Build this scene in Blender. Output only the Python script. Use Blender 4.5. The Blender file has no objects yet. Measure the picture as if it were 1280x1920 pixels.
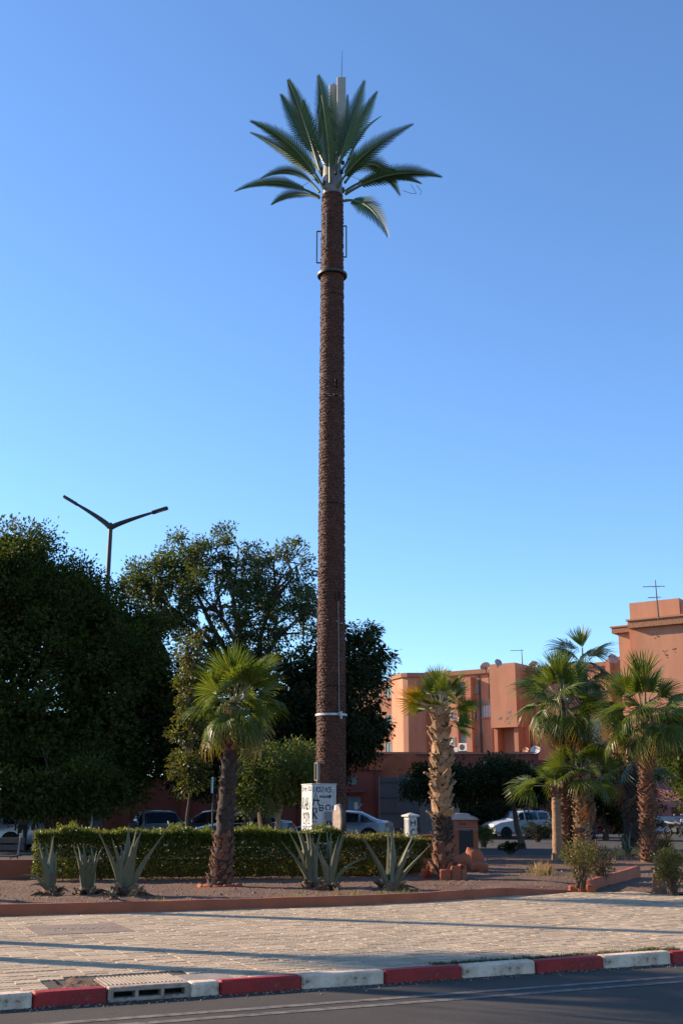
import bpy, bmesh, math, random
import numpy as np
from mathutils import Vector, Matrix, Euler, noise
random.seed(7); RNG = np.random.default_rng(11)
R = math.radians
sc = bpy.context.scene
COL = sc.collection

# ---------------------------------------------------------------- camera, sky, sun, exposure
F = 2075.0                       # focal length in photograph pixels (1280 x 1920)
PITCH = math.atan(555.0 / F)
CP, SP = math.cos(PITCH), math.sin(PITCH)
EYE = 1.6
cd = bpy.data.cameras.new('camera'); cam = bpy.data.objects.new('camera', cd); COL.objects.link(cam)
cd.sensor_fit = 'VERTICAL'; cd.sensor_height = 36.0; cd.lens = F / 1920.0 * 36.0
cd.clip_start = 0.1; cd.clip_end = 3000
cam.location = (0, 0, EYE); cam.rotation_euler = (math.pi / 2 + PITCH, 0, 0)
sc.camera = cam
SUN_EL, SUN_AZ = R(22), R(-70)   # azimuth clockwise from +Y: the sun stands to the left and beyond
world = bpy.data.worlds.new('World'); sc.world = world; world.use_nodes = True
wn = world.node_tree.nodes; wl = world.node_tree.links
sky = wn.new('ShaderNodeTexSky'); sky.sky_type = 'NISHITA'; sky.sun_disc = False
sky.sun_elevation = SUN_EL; sky.sun_rotation = SUN_AZ % (2 * math.pi)
sky.altitude = 450; sky.air_density = 1.0; sky.dust_density = 0.2; sky.ozone_density = 5.8
wl.new(sky.outputs[0], wn['Background'].inputs[0]); wn['Background'].inputs[1].default_value = 0.134
sd = bpy.data.lights.new('sun', 'SUN'); sun = bpy.data.objects.new('sun', sd); COL.objects.link(sun)
sd.energy = 5.0; sd.angle = R(0.53); sd.color = (1.0, 0.80, 0.58)
SUNV = Vector((math.sin(SUN_AZ) * math.cos(SUN_EL), math.cos(SUN_AZ) * math.cos(SUN_EL), math.sin(SUN_EL)))
sun.rotation_euler = (-SUNV).to_track_quat('-Z', 'Y').to_euler()
sc.view_settings.view_transform = 'Standard'; sc.view_settings.look = 'None'
sc.view_settings.exposure = 1.07; sc.view_settings.gamma = 1.0
sc.cycles.max_bounces = 6; sc.cycles.transparent_max_bounces = 8

# ---------------------------------------------------------------- measuring: photograph pixel -> place
def ray(px, py):
    u = (960 - py) / F
    return ((px - 640) / F, CP - u * SP, SP + u * CP)
def at(px, py, Y):
    r = ray(px, py); t = Y / r[1]
    return Vector((r[0] * t, Y, EYE + r[2] * t))
def gnd(px, py, z=0.0):
    r = ray(px, py); t = (z - EYE) / r[2]
    return Vector((r[0] * t, r[1] * t, z))
def colX(px, Y, z):              # X of a point at depth Y and height z that shows in column px
    return (px - 640) / F * (Y * CP + (z - EYE) * SP)
def onplane(px, py, o, d):       # vertical plane through o along d -> (s, z)
    r = ray(px, py)
    det = r[0] * (-d[1]) - r[1] * (-d[0])
    t = (o[0] * (-d[1]) - o[1] * (-d[0])) / det
    s = (r[0] * o[1] - r[1] * o[0]) / (-det) if abs(det) > 1e-9 else 0
    p = Vector((r[0] * t, r[1] * t))
    s = (p - Vector(o[:2])).dot(Vector(d[:2]))
    return s, EYE + r[2] * t

# ---------------------------------------------------------------- materials
MATS = {}
def _new(name):
    m = bpy.data.materials.new(name); m.use_nodes = True
    nt = m.node_tree; b = nt.nodes['Principled BSDF']
    return m, nt, b
def _noise(nt, scale, detail=4, rough=.6, coord='Object', vec_scale=None):
    tc = nt.nodes.new('ShaderNodeTexCoord'); n = nt.nodes.new('ShaderNodeTexNoise')
    n.inputs['Scale'].default_value = scale; n.inputs['Detail'].default_value = detail; n.inputs['Roughness'].default_value = rough
    src = tc.outputs[coord]
    if coord == 'World':
        pass
    if vec_scale:
        mp = nt.nodes.new('ShaderNodeMapping'); mp.inputs['Scale'].default_value = vec_scale
        nt.links.new(src, mp.inputs[0]); src = mp.outputs[0]
    nt.links.new(src, n.inputs['Vector'])
    return n
def _ramp(nt, src, stops):
    r = nt.nodes.new('ShaderNodeValToRGB'); e = r.color_ramp.elements
    while len(e) < len(stops): e.new(0.5)
    for i, (p, c) in enumerate(stops):
        e[i].position = p; e[i].color = (*c, 1)
    nt.links.new(src, r.inputs[0]); return r
def _bump(nt, b, src, strength=.3, dist=.02):
    bp = nt.nodes.new('ShaderNodeBump'); bp.inputs['Strength'].default_value = strength; bp.inputs['Distance'].default_value = dist
    nt.links.new(src, bp.inputs['Height']); nt.links.new(bp.outputs[0], b.inputs['Normal'])
def mix(a, b, t): return tuple(a[i] * (1 - t) + b[i] * t for i in range(3))
def mat(name, c, rough=.7, c2=None, scale=3.0, bump=0, bdist=.02, metal=0, spec=.4, detail=5, bscale=None, vec=None, island=0, lo=.3, hi=.7, chip=None):
    """plain procedural surface: noise between two colours, optional bump and per-piece variation"""
    if name in MATS: return MATS[name]
    m, nt, b = _new(name); b.inputs['Roughness'].default_value = rough; b.inputs['Metallic'].default_value = metal
    b.inputs['Specular IOR Level'].default_value = spec
    n = _noise(nt, scale, detail, vec_scale=vec)
    rp = _ramp(nt, n.outputs['Fac'], [(lo, c), (hi, c2 if c2 else mix(c, (0, 0, 0), .25))])
    out = rp.outputs[0]
    if chip:                                       # worn spots where the layer below shows
        n3 = _noise(nt, chip[1], 8, .7); mr3 = nt.nodes.new('ShaderNodeMapRange'); mr3.inputs[1].default_value = chip[2]; mr3.inputs[2].default_value = chip[2] + .06
        nt.links.new(n3.outputs['Fac'], mr3.inputs[0]); mx3 = nt.nodes.new('ShaderNodeMix'); mx3.data_type = 'RGBA'
        nt.links.new(mr3.outputs[0], mx3.inputs[0]); nt.links.new(out, mx3.inputs[6]); mx3.inputs[7].default_value = (*chip[0], 1); out = mx3.outputs[2]
    if island:
        g = nt.nodes.new('ShaderNodeNewGeometry'); oi = nt.nodes.new('ShaderNodeObjectInfo')
        ad = nt.nodes.new('ShaderNodeMath'); ad.operation = 'ADD'
        nt.links.new(g.outputs['Random Per Island'], ad.inputs[0]); nt.links.new(oi.outputs['Random'], ad.inputs[1])
        fr = nt.nodes.new('ShaderNodeMath'); fr.operation = 'FRACT'; nt.links.new(ad.outputs[0], fr.inputs[0])
        hs = nt.nodes.new('ShaderNodeHueSaturation')
        mr = nt.nodes.new('ShaderNodeMapRange'); mr.inputs[3].default_value = 1 - island; mr.inputs[4].default_value = 1 + island
        nt.links.new(fr.outputs[0], mr.inputs[0]); nt.links.new(mr.outputs[0], hs.inputs['Value']); nt.links.new(out, hs.inputs['Color'])
        out = hs.outputs[0]
    nt.links.new(out, b.inputs['Base Color'])
    if bump:
        n2 = _noise(nt, bscale or scale * 6, 4); _bump(nt, b, n2.outputs['Fac'], bump, bdist)
    MATS[name] = m; return m
def leafmat(name, ca, cb, cc=None, trans=.35, rough=.5, tip=None, tip_r=(0.6, 1.2), spec=.35):
    """leaves: colour varies leaf by leaf, light shines through; tip: colour towards the leaf ends"""
    if name in MATS: return MATS[name]
    m, nt, b = _new(name); b.inputs['Roughness'].default_value = rough; b.inputs['Specular IOR Level'].default_value = spec
    g = nt.nodes.new('ShaderNodeNewGeometry')
    rp = _ramp(nt, g.outputs['Random Per Island'], [(0.0, ca), (.75, cb), (1.0, cc or cb)])
    out = rp.outputs[0]
    if tip:
        tc = nt.nodes.new('ShaderNodeTexCoord'); ln = nt.nodes.new('ShaderNodeVectorMath'); ln.operation = 'LENGTH'
        nt.links.new(tc.outputs['Object'], ln.inputs[0])
        nz = _noise(nt, 5, 2); ad = nt.nodes.new('ShaderNodeMath'); ad.operation = 'MULTIPLY_ADD'; ad.inputs[1].default_value = .5; 
        nt.links.new(nz.outputs['Fac'], ad.inputs[0]); nt.links.new(ln.outputs['Value'], ad.inputs[2])
        mr = nt.nodes.new('ShaderNodeMapRange'); mr.inputs[1].default_value = tip_r[0] + .25; mr.inputs[2].default_value = tip_r[1] + .25
        nt.links.new(ad.outputs[0], mr.inputs[0])
        mx = nt.nodes.new('ShaderNodeMix'); mx.data_type = 'RGBA'; nt.links.new(mr.outputs[0], mx.inputs[0])
        nt.links.new(out, mx.inputs[6]); mx.inputs[7].default_value = (*tip, 1); out = mx.outputs[2]
    nt.links.new(out, b.inputs['Base Color'])
    t = nt.nodes.new('ShaderNodeBsdfTranslucent'); ms = nt.nodes.new('ShaderNodeMixShader'); ms.inputs[0].default_value = trans
    hs = nt.nodes.new('ShaderNodeHueSaturation'); hs.inputs['Value'].default_value = 1.5; hs.inputs['Hue'].default_value = .485; hs.inputs['Saturation'].default_value = 1.1
    nt.links.new(out, hs.inputs['Color']); nt.links.new(hs.outputs[0], t.inputs[0])
    nt.links.new(b.outputs[0], ms.inputs[1]); nt.links.new(t.outputs[0], ms.inputs[2])
    nt.links.new(ms.outputs[0], nt.nodes['Material Output'].inputs[0])
    MATS[name] = m; return m
def glassmat(name, c=(.02, .025, .03), rough=.06):
    if name in MATS: return MATS[name]
    m, nt, b = _new(name); b.inputs['Base Color'].default_value = (*c, 1); b.inputs['Roughness'].default_value = rough
    b.inputs['Specular IOR Level'].default_value = .7; MATS[name] = m; return m
def paintmat(name, c, rough=.25, metal=.0, dust=.15):
    if name in MATS: return MATS[name]
    m, nt, b = _new(name); n = _noise(nt, 2.5, 5)
    rp = _ramp(nt, n.outputs['Fac'], [(.4, c), (.8, mix(c, (.35, .3, .25), dust))])
    nt.links.new(rp.outputs[0], b.inputs['Base Color']); b.inputs['Roughness'].default_value = rough; b.inputs['Metallic'].default_value = metal
    b.inputs['Coat Weight'].default_value = .4; MATS[name] = m; return m

# ---------------------------------------------------------------- mesh helpers
class MB:
    def __init__(s): s.v = []; s.f = []; s.m = []
    def add(s, vs, fs, mi=0):
        o = len(s.v); s.v.extend([tuple(v) for v in vs]); s.f.extend([tuple(i + o for i in f) for f in fs]); s.m.extend([mi] * len(fs)); return s
    def box(s, c, size, rz=0, mi=0, M=None, bev=0):
        hx, hy, hz = size[0] / 2, size[1] / 2, size[2] / 2
        if bev:
            b = min(bev, hx * .9, hy * .9, hz * .9)
            vs = []
            for z, e in ((-hz, b), (-hz + b, 0), (hz - b, 0), (hz, b)):
                X, Y = hx - e, hy - e; k = b if e == 0 else b * .4
                vs += [(-X + k, -Y, z), (X - k, -Y, z), (X, -Y + k, z), (X, Y - k, z), (X - k, Y, z), (-X + k, Y, z), (-X, Y - k, z), (-X, -Y + k, z)]
            fs = [tuple(range(7, -1, -1)), tuple(range(24, 32))]
            for r in range(3):
                for i in range(8): j = (i + 1) % 8; fs.append((r * 8 + i, r * 8 + j, r * 8 + 8 + j, r * 8 + 8 + i))
        else:
            vs = [(x, y, z) for z in (-hz, hz) for x, y in ((-hx, -hy), (hx, -hy), (hx, hy), (-hx, hy))]
            fs = [(3, 2, 1, 0), (4, 5, 6, 7), (0, 1, 5, 4), (1, 2, 6, 5), (2, 3, 7, 6), (3, 0, 4, 7)]
        if M is None: M = Matrix.Translation(c) @ Matrix.Rotation(rz, 4, 'Z')
        return s.add([M @ Vector(v) for v in vs], fs, mi)
    def tube(s, pts, rad, n=8, mi=0, caps=True, squash=1.0):
        pts = [Vector(p) for p in pts]; k = len(pts)
        if not hasattr(rad, '__len__'): rad = [rad] * k
        vs = []; ref = None
        for i, p in enumerate(pts):
            t = (pts[min(i + 1, k - 1)] - pts[max(i - 1, 0)]).normalized()
            if ref is None: ref = Vector((0, 0, 1)).cross(t) if abs(t.z) < .95 else Vector((1, 0, 0)).cross(t)
            a = (ref - t * ref.dot(t)).normalized(); ref = a; b = t.cross(a)
            for j in range(n):
                g = 2 * math.pi * j / n
                vs.append(p + a * (rad[i] * math.cos(g)) + b * (rad[i] * math.sin(g) * squash))
        fs = [(i * n + j, i * n + (j + 1) % n, (i + 1) * n + (j + 1) % n, (i + 1) * n + j) for i in range(k - 1) for j in range(n)]
        if caps: fs += [tuple(range(n - 1, -1, -1)), tuple(range((k - 1) * n, k * n))]
        return s.add(vs, fs, mi)
    def lathe(s, prof, n=16, c=(0, 0, 0), mi=0, M=None, closed=False):
        c = Vector(c); vs = []
        for r, z in prof:
            for j in range(n):
                g = 2 * math.pi * j / n; v = Vector((r * math.cos(g), r * math.sin(g), z))
                vs.append((M @ v) if M else (v + c))
        k = len(prof); fs = []
        for i in range(k - 1 + (1 if closed else 0)):
            for j in range(n): i2 = (i + 1) % k; fs.append((i * n + j, i * n + (j + 1) % n, i2 * n + (j + 1) % n, i2 * n + j))
        if not closed: fs += [tuple(range(n - 1, -1, -1)), tuple(range((k - 1) * n, k * n))]
        return s.add(vs, fs, mi)
    def prism(s, poly, z0, z1, mi=0, M=None):
        n = len(poly); vs = [Vector((x, y, z0)) for x, y in poly] + [Vector((x, y, z1)) for x, y in poly]
        if M: vs = [M @ v for v in vs]
        fs = [tuple(range(n - 1, -1, -1)), tuple(range(n, 2 * n))] + [(i, (i + 1) % n, n + (i + 1) % n, n + i) for i in range(n)]
        return s.add(vs, fs, mi)
    def ribbon(s, pts, w, nrm, mi=0):
        nrm = Vector(nrm); pts = [Vector(p) for p in pts]; k = len(pts); vs = []
        for i, p in enumerate(pts):
            t = (pts[min(i + 1, k - 1)] - pts[max(i - 1, 0)])
            if t.length < 1e-9: t = Vector((1, 0, 0))
            a = t.normalized().cross(nrm).normalized() * w / 2; vs += [p + a, p - a]
        return s.add(vs, [(2 * i, 2 * i + 1, 2 * i + 3, 2 * i + 2) for i in range(k - 1)], mi)
    def mesh(s, name, mats, smooth=None):
        me = bpy.data.meshes.new(name); me.from_pydata(s.v, [], s.f)
        for m in (mats if isinstance(mats, (list, tuple)) else [mats]): me.materials.append(m)
        if any(s.m): me.polygons.foreach_set('material_index', s.m)
        if smooth is not None:
            me.shade_smooth()
            if smooth < 179: me.set_sharp_from_angle(angle=R(smooth))
        me.update(); return me
    def build(s, name, mats, parent=None, smooth=None, loc=None):
        return link(s.mesh(name, mats, smooth), name, parent, loc)
def link(me, name, parent=None, loc=None, rot=None, scale=None):
    o = bpy.data.objects.new(name, me); COL.objects.link(o)
    if parent is not None: o.parent = parent
    if loc is not None: o.location = loc
    if rot is not None: o.rotation_euler = rot
    if scale is not None: o.scale = (scale,) * 3 if not hasattr(scale, '__len__') else scale
    return o
def tag(o, label=None, cat=None, group=None, kind=None):
    if label: o['label'] = label
    if cat: o['category'] = cat
    if group: o['group'] = group
    if kind: o['kind'] = kind
    return o
def thing(name, label, cat, loc=(0, 0, 0), rz=0, group=None):
    o = bpy.data.objects.new(name, None); COL.objects.link(o); o.location = loc; o.rotation_euler = (0, 0, rz)
    o.empty_display_size = .3
    return tag(o, label, cat, group)
def struct(name, mb, m, smooth=None):
    return tag(mb.build(name, m, None, smooth), kind='structure')
def copy_tree(o, parent=None):
    c = o.copy(); COL.objects.link(c)
    if parent is not None: c.parent = parent
    for ch in list(o.children): copy_tree(ch, c)
    return c
def grid_mesh(xs, ys, fz):
    b = MB(); nx, ny = len(xs), len(ys)
    b.v = [(x, y, fz(x, y)) for y in ys for x in xs]
    b.f = [(j * nx + i, j * nx + i + 1, (j + 1) * nx + i + 1, (j + 1) * nx + i) for j in range(ny - 1) for i in range(nx - 1)]
    b.m = [0] * len(b.f); return b
def quads_np(name, V, m, parent=None, nper=4):
    """V: (N, nper, 3) array, one face each"""
    N = V.shape[0]; me = bpy.data.meshes.new(name)
    me.vertices.add(N * nper); me.vertices.foreach_set('co', V.reshape(-1).astype(np.float32))
    me.loops.add(N * nper); me.loops.foreach_set('vertex_index', np.arange(N * nper, dtype=np.int32))
    me.polygons.add(N); me.polygons.foreach_set('loop_start', np.arange(0, N * nper, nper, dtype=np.int32))
    me.polygons.foreach_set('loop_total', np.full(N, nper, dtype=np.int32))
    me.materials.append(m); me.update(calc_edges=True); me.validate()
    return link(me, name, parent)
def unit(a): return a / np.maximum(np.linalg.norm(a, axis=1, keepdims=True), 1e-9)
def leaves(name, P, A, L, W, m, parent=None, fold=.18):
    """P points (N,3), A leaf axes (N,3); each leaf a folded lozenge"""
    N = len(P); A = unit(A); s = unit(np.cross(A, RNG.normal(size=(N, 3)))); n = np.cross(A, s)
    l = (L * RNG.uniform(.7, 1.25, N))[:, None]; w = (W * RNG.uniform(.7, 1.25, N))[:, None]
    V = np.stack([P, P + A * l * .45 + s * w * .5 + n * w * fold, P + A * l, P + A * l * .45 - s * w * .5 + n * w * fold], axis=1)
    return quads_np(name, V, m, parent)
# ================================================================ THE SETTING
RZ = -0.11                                        # road level; the pavement is z = 0
KU = Vector((math.cos(R(23.9)), math.sin(R(23.9)), 0)); KV = Vector((-KU.y, KU.x, 0))
KO = gnd(640, 1850, RZ)                         # foot of the kerb in the middle of the picture
def kpt(u, v, z=0): p = KO + KU * u + KV * v; p.z = z; return p
def ku_at(px, z=0.0, v=0.0):                      # kerb coordinate that shows in column px
    o = kpt(0, v, z); k = (px - 640) / F
    return (k * (o.y * CP + (z - EYE) * SP) - o.x) / (KU.x - k * KU.y * CP)
def uv_of(p): d = Vector((p[0], p[1], 0)) - Vector((KO.x, KO.y, 0)); return d.dot(KU), d.dot(KV)

m_asph = mat('asphalt', (.056, .044, .033), .9, (.032, .026, .020), .7, .6, .012, bscale=70, chip=((.028, .024, .02), 2.2, .63))
m_street = mat('street_asphalt', (.035, .031, .027), .9, (.05, .044, .038), .4, .3, .01, bscale=40)
m_soil = mat('soil', (.10, .05, .029), .95, (.16, .086, .052), 1.1, .9, .05, bscale=14)
m_farsoil = mat('far_soil', (.15, .09, .06), .95, (.22, .14, .09), .2, .4, .03, bscale=8)
m_bedding = mat('paver_bedding', (.045, .033, .022), .95, (.075, .055, .037), 5, .4, .01)
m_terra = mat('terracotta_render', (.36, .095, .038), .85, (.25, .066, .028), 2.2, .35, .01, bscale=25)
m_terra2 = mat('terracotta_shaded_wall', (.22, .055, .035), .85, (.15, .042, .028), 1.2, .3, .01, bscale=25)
m_conc = mat('old_concrete', (.27, .23, .19), .9, (.19, .155, .125), 4, .5, .01, bscale=30)
m_steel = mat('grey_steel', (.32, .33, .34), .45, (.22, .22, .22), 6, metal=.7)
m_dark = mat('dark_steel', (.035, .032, .032), .5, (.06, .055, .05), 6, metal=.3)
m_black = mat('black_void', (.008, .008, .008), .9)

b = MB(); b.add([(-1500, -300, -.4), (1500, -300, -.4), (1500, 1500, -.4), (-1500, 1500, -.4)], [(0, 1, 2, 3)])
struct('ground', b, m_farsoil)
b = MB(); b.add([kpt(-60, 0.02, RZ), kpt(-60, -60, RZ), kpt(60, -60, RZ), kpt(60, 0.02, RZ)], [(0, 1, 2, 3)])
struct('road', b, m_asph)
# painted double line along the kerb
m_line = mat('worn_road_paint', (.17, .145, .115), .8, (.06, .05, .042), 9, lo=.42, hi=.66)
for k, (v0, w) in enumerate(((-.78, .11), (-1.06, .11))):
    b = MB(); n = 30
    for i in range(n):
        u0, u1 = -14 + i * 1.0, -14 + (i + 1) * 1.0
        b.add([kpt(u0, v0, RZ + .004), kpt(u0, v0 - w, RZ + .004), kpt(u1, v0 - w, RZ + .004), kpt(u1, v0, RZ + .004)], [(0, 1, 2, 3)])
    struct('road_marking', b, m_line)

# edge of the planting bed (front of the low wall), as points on the ground
EDGE = [(-26, 11.2), (-14, 15.0), (-9, 16.7), (-5.24, 18.0), (-2.6, 18.85), (0, 19.84), (1.6, 20.75), (3.1, 21.96), (4.5, 23.0), (5.0, 23.15), (5.9, 23.2), (6.15, 22.4), (6.9, 21.9), (9, 22.0), (14, 23.2), (22, 26)]
def edgeY(x):
    for (x0, y0), (x1, y1) in zip(EDGE, EDGE[1:]):
        if x0 <= x <= x1: return y0 + (y1 - y0) * (x - x0) / (x1 - x0)
    return EDGE[0][1] if x < EDGE[0][0] else EDGE[-1][1]

# paved square and street behind the planting
b = MB(); b.add([(-120, 26.9, .03), (120, 26.9, .03), (120, 190, .03), (-120, 190, .03)], [(0, 1, 2, 3)])
struct('street', b, m_street)
# planting bed soil
xs = np.linspace(-16, 16, 161); vs_ = np.linspace(0, 1, 56) ** 1.25
b = MB(); nx = len(xs)
def bed_z(x, y, e):
    k = min(1, max(0, (y - e) / .5)); base = .10 if x < 4.2 else .10 - .07 * min(1, (x - 4.2) / .7) * max(0, 1 - (y - e) / 3)
    return base * (.55 + .45 * k) + .035 * noise.noise(Vector((x * 1.1, y * 1.1, 0))) + .02 * noise.noise(Vector((x * 4, y * 4, 3))) + .012 * noise.noise(Vector((x * 11, y * 11, 5)))
for v in vs_:
    for x in xs:
        e = edgeY(x) + .02; far = 27.2 if x < 2.2 else 27.2 + min(1, (x - 2.2) / .8) * 11.0
        y = e + v * (far - e); b.v.append((x, y, bed_z(x, y, e)))
b.f = [(j * nx + i, j * nx + i + 1, (j + 1) * nx + i + 1, (j + 1) * nx + i) for j in range(len(vs_) - 1) for i in range(nx - 1)]
b.m = [0] * len(b.f)
struct('planting_bed', b, m_soil, 179)

# ---------------------------------------------------------------- pavement of zigzag pavers
PV = Vector((1, 0))
pw, pd, gap = .24, .13, .016
def zig(y):                                       # long edge of a paver with the zigzag in its middle
    return [(-pw / 2, y), (-.052, y), (-.026, y + .028), (0.0, y), (.026, y + .028), (.052, y), (pw / 2, y)]
def paver_outline(g, ins=0):
    gx = g * .22
    lo = [(x * (1 - 2 * (gx / 2 + ins * .5) / pw), y) for x, y in zig(-pd / 2 + g / 2 + ins)]
    hi = [(x * (1 - 2 * (gx / 2 + ins * .5) / pw), y) for x, y in zig(pd / 2 - g / 2 - ins)]
    return lo + hi[::-1]
def paver_verts():
    return [(x, y, -.03) for x, y in paver_outline(gap)] + [(x, y, -.003) for x, y in paver_outline(gap)] + [(x, y, .0) for x, y in paver_outline(gap, .003)]
PT = np.array(paver_verts()); NP_ = 14
PF = [tuple(range(28, 42))] + [(r * 14 + i, r * 14 + (i + 1) % 14, r * 14 + 14 + (i + 1) % 14, r * 14 + 14 + i) for r in (0, 1) for i in range(14)]
m_paver = mat('concrete_paver', (.45, .335, .215), .85, (.32, .235, .15), 1.3, .35, .004, island=.17, bscale=60)
m_paver.node_tree.nodes['Noise Texture'].inputs['Scale'].default_value = .9
# flush things in the pavement that leave a hole in the pavers (u0, u1, v0, v1)
slab_c = [uv_of(gnd(px, py)) for px, py in ((60, 1743), (212, 1731), (232, 1744), (90, 1753))]
SLAB = (min(c[0] for c in slab_c) + .12, max(c[0] for c in slab_c) - .12, min(c[1] for c in slab_c) + .05, max(c[1] for c in slab_c) - .05)
D0, D1 = ku_at(204, .01), ku_at(357, .01)         # drain along the kerb
KW = .16                                          # kerb thickness
HOLES = [SLAB, (D0 - .02, D1 + .02, 0, KW + .70), (D0 - .34, D0, 0, KW + .60), (D1, D1 + .42, 0, KW + .45)]
pv_all = []
nu = int(34 / pw); nv = int(13 / pd)
for i in range(nu):
    u = -13 + i * pw
    for j in range(nv):
        v = KW + .01 + pd / 2 + j * pd; p = kpt(u, v)
        if p.y > edgeY(p.x) - .03: continue
        if any(h[0] - pw * .5 < u < h[1] + pw * .5 and h[2] - pd * .45 < v < h[3] + pd * .45 for h in HOLES): continue
        r = p - Vector((0, 0, EYE)); dep = r.y * CP + r.z * SP
        px = 640 + F * r.x / dep; py = 960 - F * (r.z * CP - r.y * SP) / dep
        pv_all.append((dep + (0 if -20 < px < 1300 and py < 1925 else 100), u, v))
pv_all.sort()
pm = bpy.data.meshes.new('paver'); pm.from_pydata([tuple(v) for v in PT], [], PF); pm.materials.append(m_paver); pm.update()
b = MB(); b.add([kpt(-13.2, .05, -.012), kpt(21.2, .05, -.012), kpt(21.2, 13.5, -.012), kpt(-13.2, 13.5, -.012)], [(0, 1, 2, 3)])
pavement = struct('pavement', b, m_bedding)
KR = Matrix.Rotation(R(23.9), 4, 'Z')
for d, u, v in pv_all[:300]:
    p = kpt(u, v, random.uniform(-.005, .003))
    link(pm, 'paver', pavement, p, (random.gauss(0, .008), random.gauss(0, .006), R(23.9)))
rest = np.array([(u, v) for d, u, v in pv_all[300:]]); NR = len(rest)
c = np.zeros((NR, 3)); ku = np.array(KU); kv = np.array(KV)
c[:] = np.array(KO) * np.array([1, 1, 0]) + rest[:, :1] * ku + rest[:, 1:] * kv; c[:, 2] = RNG.uniform(-.003, .003, NR)
tv = PT[None, :, 0, None] * ku + PT[None, :, 1, None] * kv; tv = np.repeat(tv, NR, 0); tv[:, :, 2] = PT[None, :, 2] + (PT[None, :, 0] * RNG.normal(0, .006, (NR, 1)) + PT[None, :, 1] * RNG.normal(0, .008, (NR, 1)))
V = (tv + c[:, None, :]).reshape(-1, 3)
me = bpy.data.meshes.new('far_pavers'); me.from_pydata(V.tolist(), [], [tuple(a + k * 42 for a in f) for k in range(NR) for f in PF]); me.materials.append(m_paver); me.update()
tag(link(me, 'far_pavers', pavement), kind='stuff')

# kerb stones
m_kred = mat('red_kerb_paint', (.36, .016, .012), .6, (.19, .012, .010), 5, .5, .012, bscale=22, lo=.35, hi=.8, chip=((.22, .15, .11), 9, .62))
m_kwhite = mat('white_kerb_paint', (.76, .56, .40), .75, (.42, .27, .18), 6, .7, .014, bscale=24, lo=.40, hi=.75, chip=((.20, .12, .08), 11, .58))
b = MB(); b.box(kpt(4, .09, -.14), (34, .10, .1), R(23.9))
kerb = struct('kerb', b, m_conc)
bounds = [-95, 63, 203, 357, 413, 566, 721, 866, 1004, 1131, 1258]
us = [ku_at(x, .01) for x in bounds]
step = us[-1] - us[-2]
us = [us[0] - .72 * k for k in range(12, 0, -1)] + us + [us[-1] + .72 * k for k in range(1, 16)]
cols = {12: 'w', 13: 'r', 14: None, 15: 'w'}
for i in range(len(us) - 1):
    k = i - 12
    if k == 2: continue
    if k < 2: red = (k % 2 == 1)
    elif k == 3: red = False
    else: red = (k % 2 == 0)
    L = us[i + 1] - us[i] - .012
    sb = MB(); sb.box((0, 0, 0), (L, KW, .20), bev=.018)
    for q, vv in enumerate(sb.v):
        n_ = noise.noise(Vector((vv[0] * 6 + i * 7, vv[1] * 9, vv[2] * 9))) * .006
        sb.v[q] = (vv[0], vv[1] + n_, vv[2] + n_)
    o = sb.build('kerb_stone', m_kred if red else m_kwhite, kerb, 40, kpt((us[i] + us[i + 1]) / 2, KW / 2, -.085 + random.uniform(-.004, .006)))
    o.rotation_euler = (random.gauss(0, .006), random.gauss(0, .004), R(23.9) + random.gauss(0, .004))
# storm drain: a white-painted inlet with three slots and a ribbed cover
uL, uR = D0, D1; Ld = uR - uL - .01
t = thing('storm_drain', 'storm drain with three kerb slots and a ribbed concrete grate top', 'drain', kpt((uL + uR) / 2, 0, RZ), R(23.9)); t.scale = (1, 1, .74)
b = MB()
zt = .17
b.box((0, .06, .02), (Ld, .12, .05), bev=.008); b.box((0, .06, .145), (Ld, .12, .06), bev=.01)
for k, w in ((-.5, .05), (-.165, .03), (.17, .03), (.5, .05)):
    b.box((k * Ld * .95, .06, .08), (w, .115, .10))
b.build('inlet_frame', mat('dirty_white_concrete', (.46, .34, .25), .8, (.24, .16, .11), 8, .6, .012, bscale=24, chip=((.16, .10, .07), 12, .56)), t, 40)
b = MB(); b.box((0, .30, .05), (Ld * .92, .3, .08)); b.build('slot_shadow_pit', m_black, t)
b = MB(); b.box((0, .43, .118), (Ld * .98, .58, .06)); g = b.build('grate', m_conc, t)
for k in range(19):
    bb = MB(); x = -Ld * .46 + k * Ld * .92 / 18
    bb.box((x, .42, .163), (.022, .52, .026), bev=.006); bb.build('bar', mat('worn_grate', (.30, .25, .20), .8, (.18, .14, .11), 9, .4, .01), g)
b = MB(); b.box((Ld / 2 + .27, .37, .140), (.50, .50, .03), bev=.01); b.build('mortar_patch', m_conc, t)
# dirt hollow beside the drain
b = MB(); n = 14
for j in range(n):
    for i in range(n):
        u = D0 - .36 + .36 * i / (n - 1); v = KW + .62 * j / (n - 1); p = kpt(u, v)
        b.v.append((p.x, p.y, -.006 + .045 * noise.noise(Vector((u * 9, v * 9, 1)))))
b.f = [(j * n + i, j * n + i + 1, (j + 1) * n + i + 1, (j + 1) * n + i) for j in range(n - 1) for i in range(n - 1)]; b.m = [0] * len(b.f)
struct('bare_dirt_patch', b, m_soil, 179)
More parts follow.
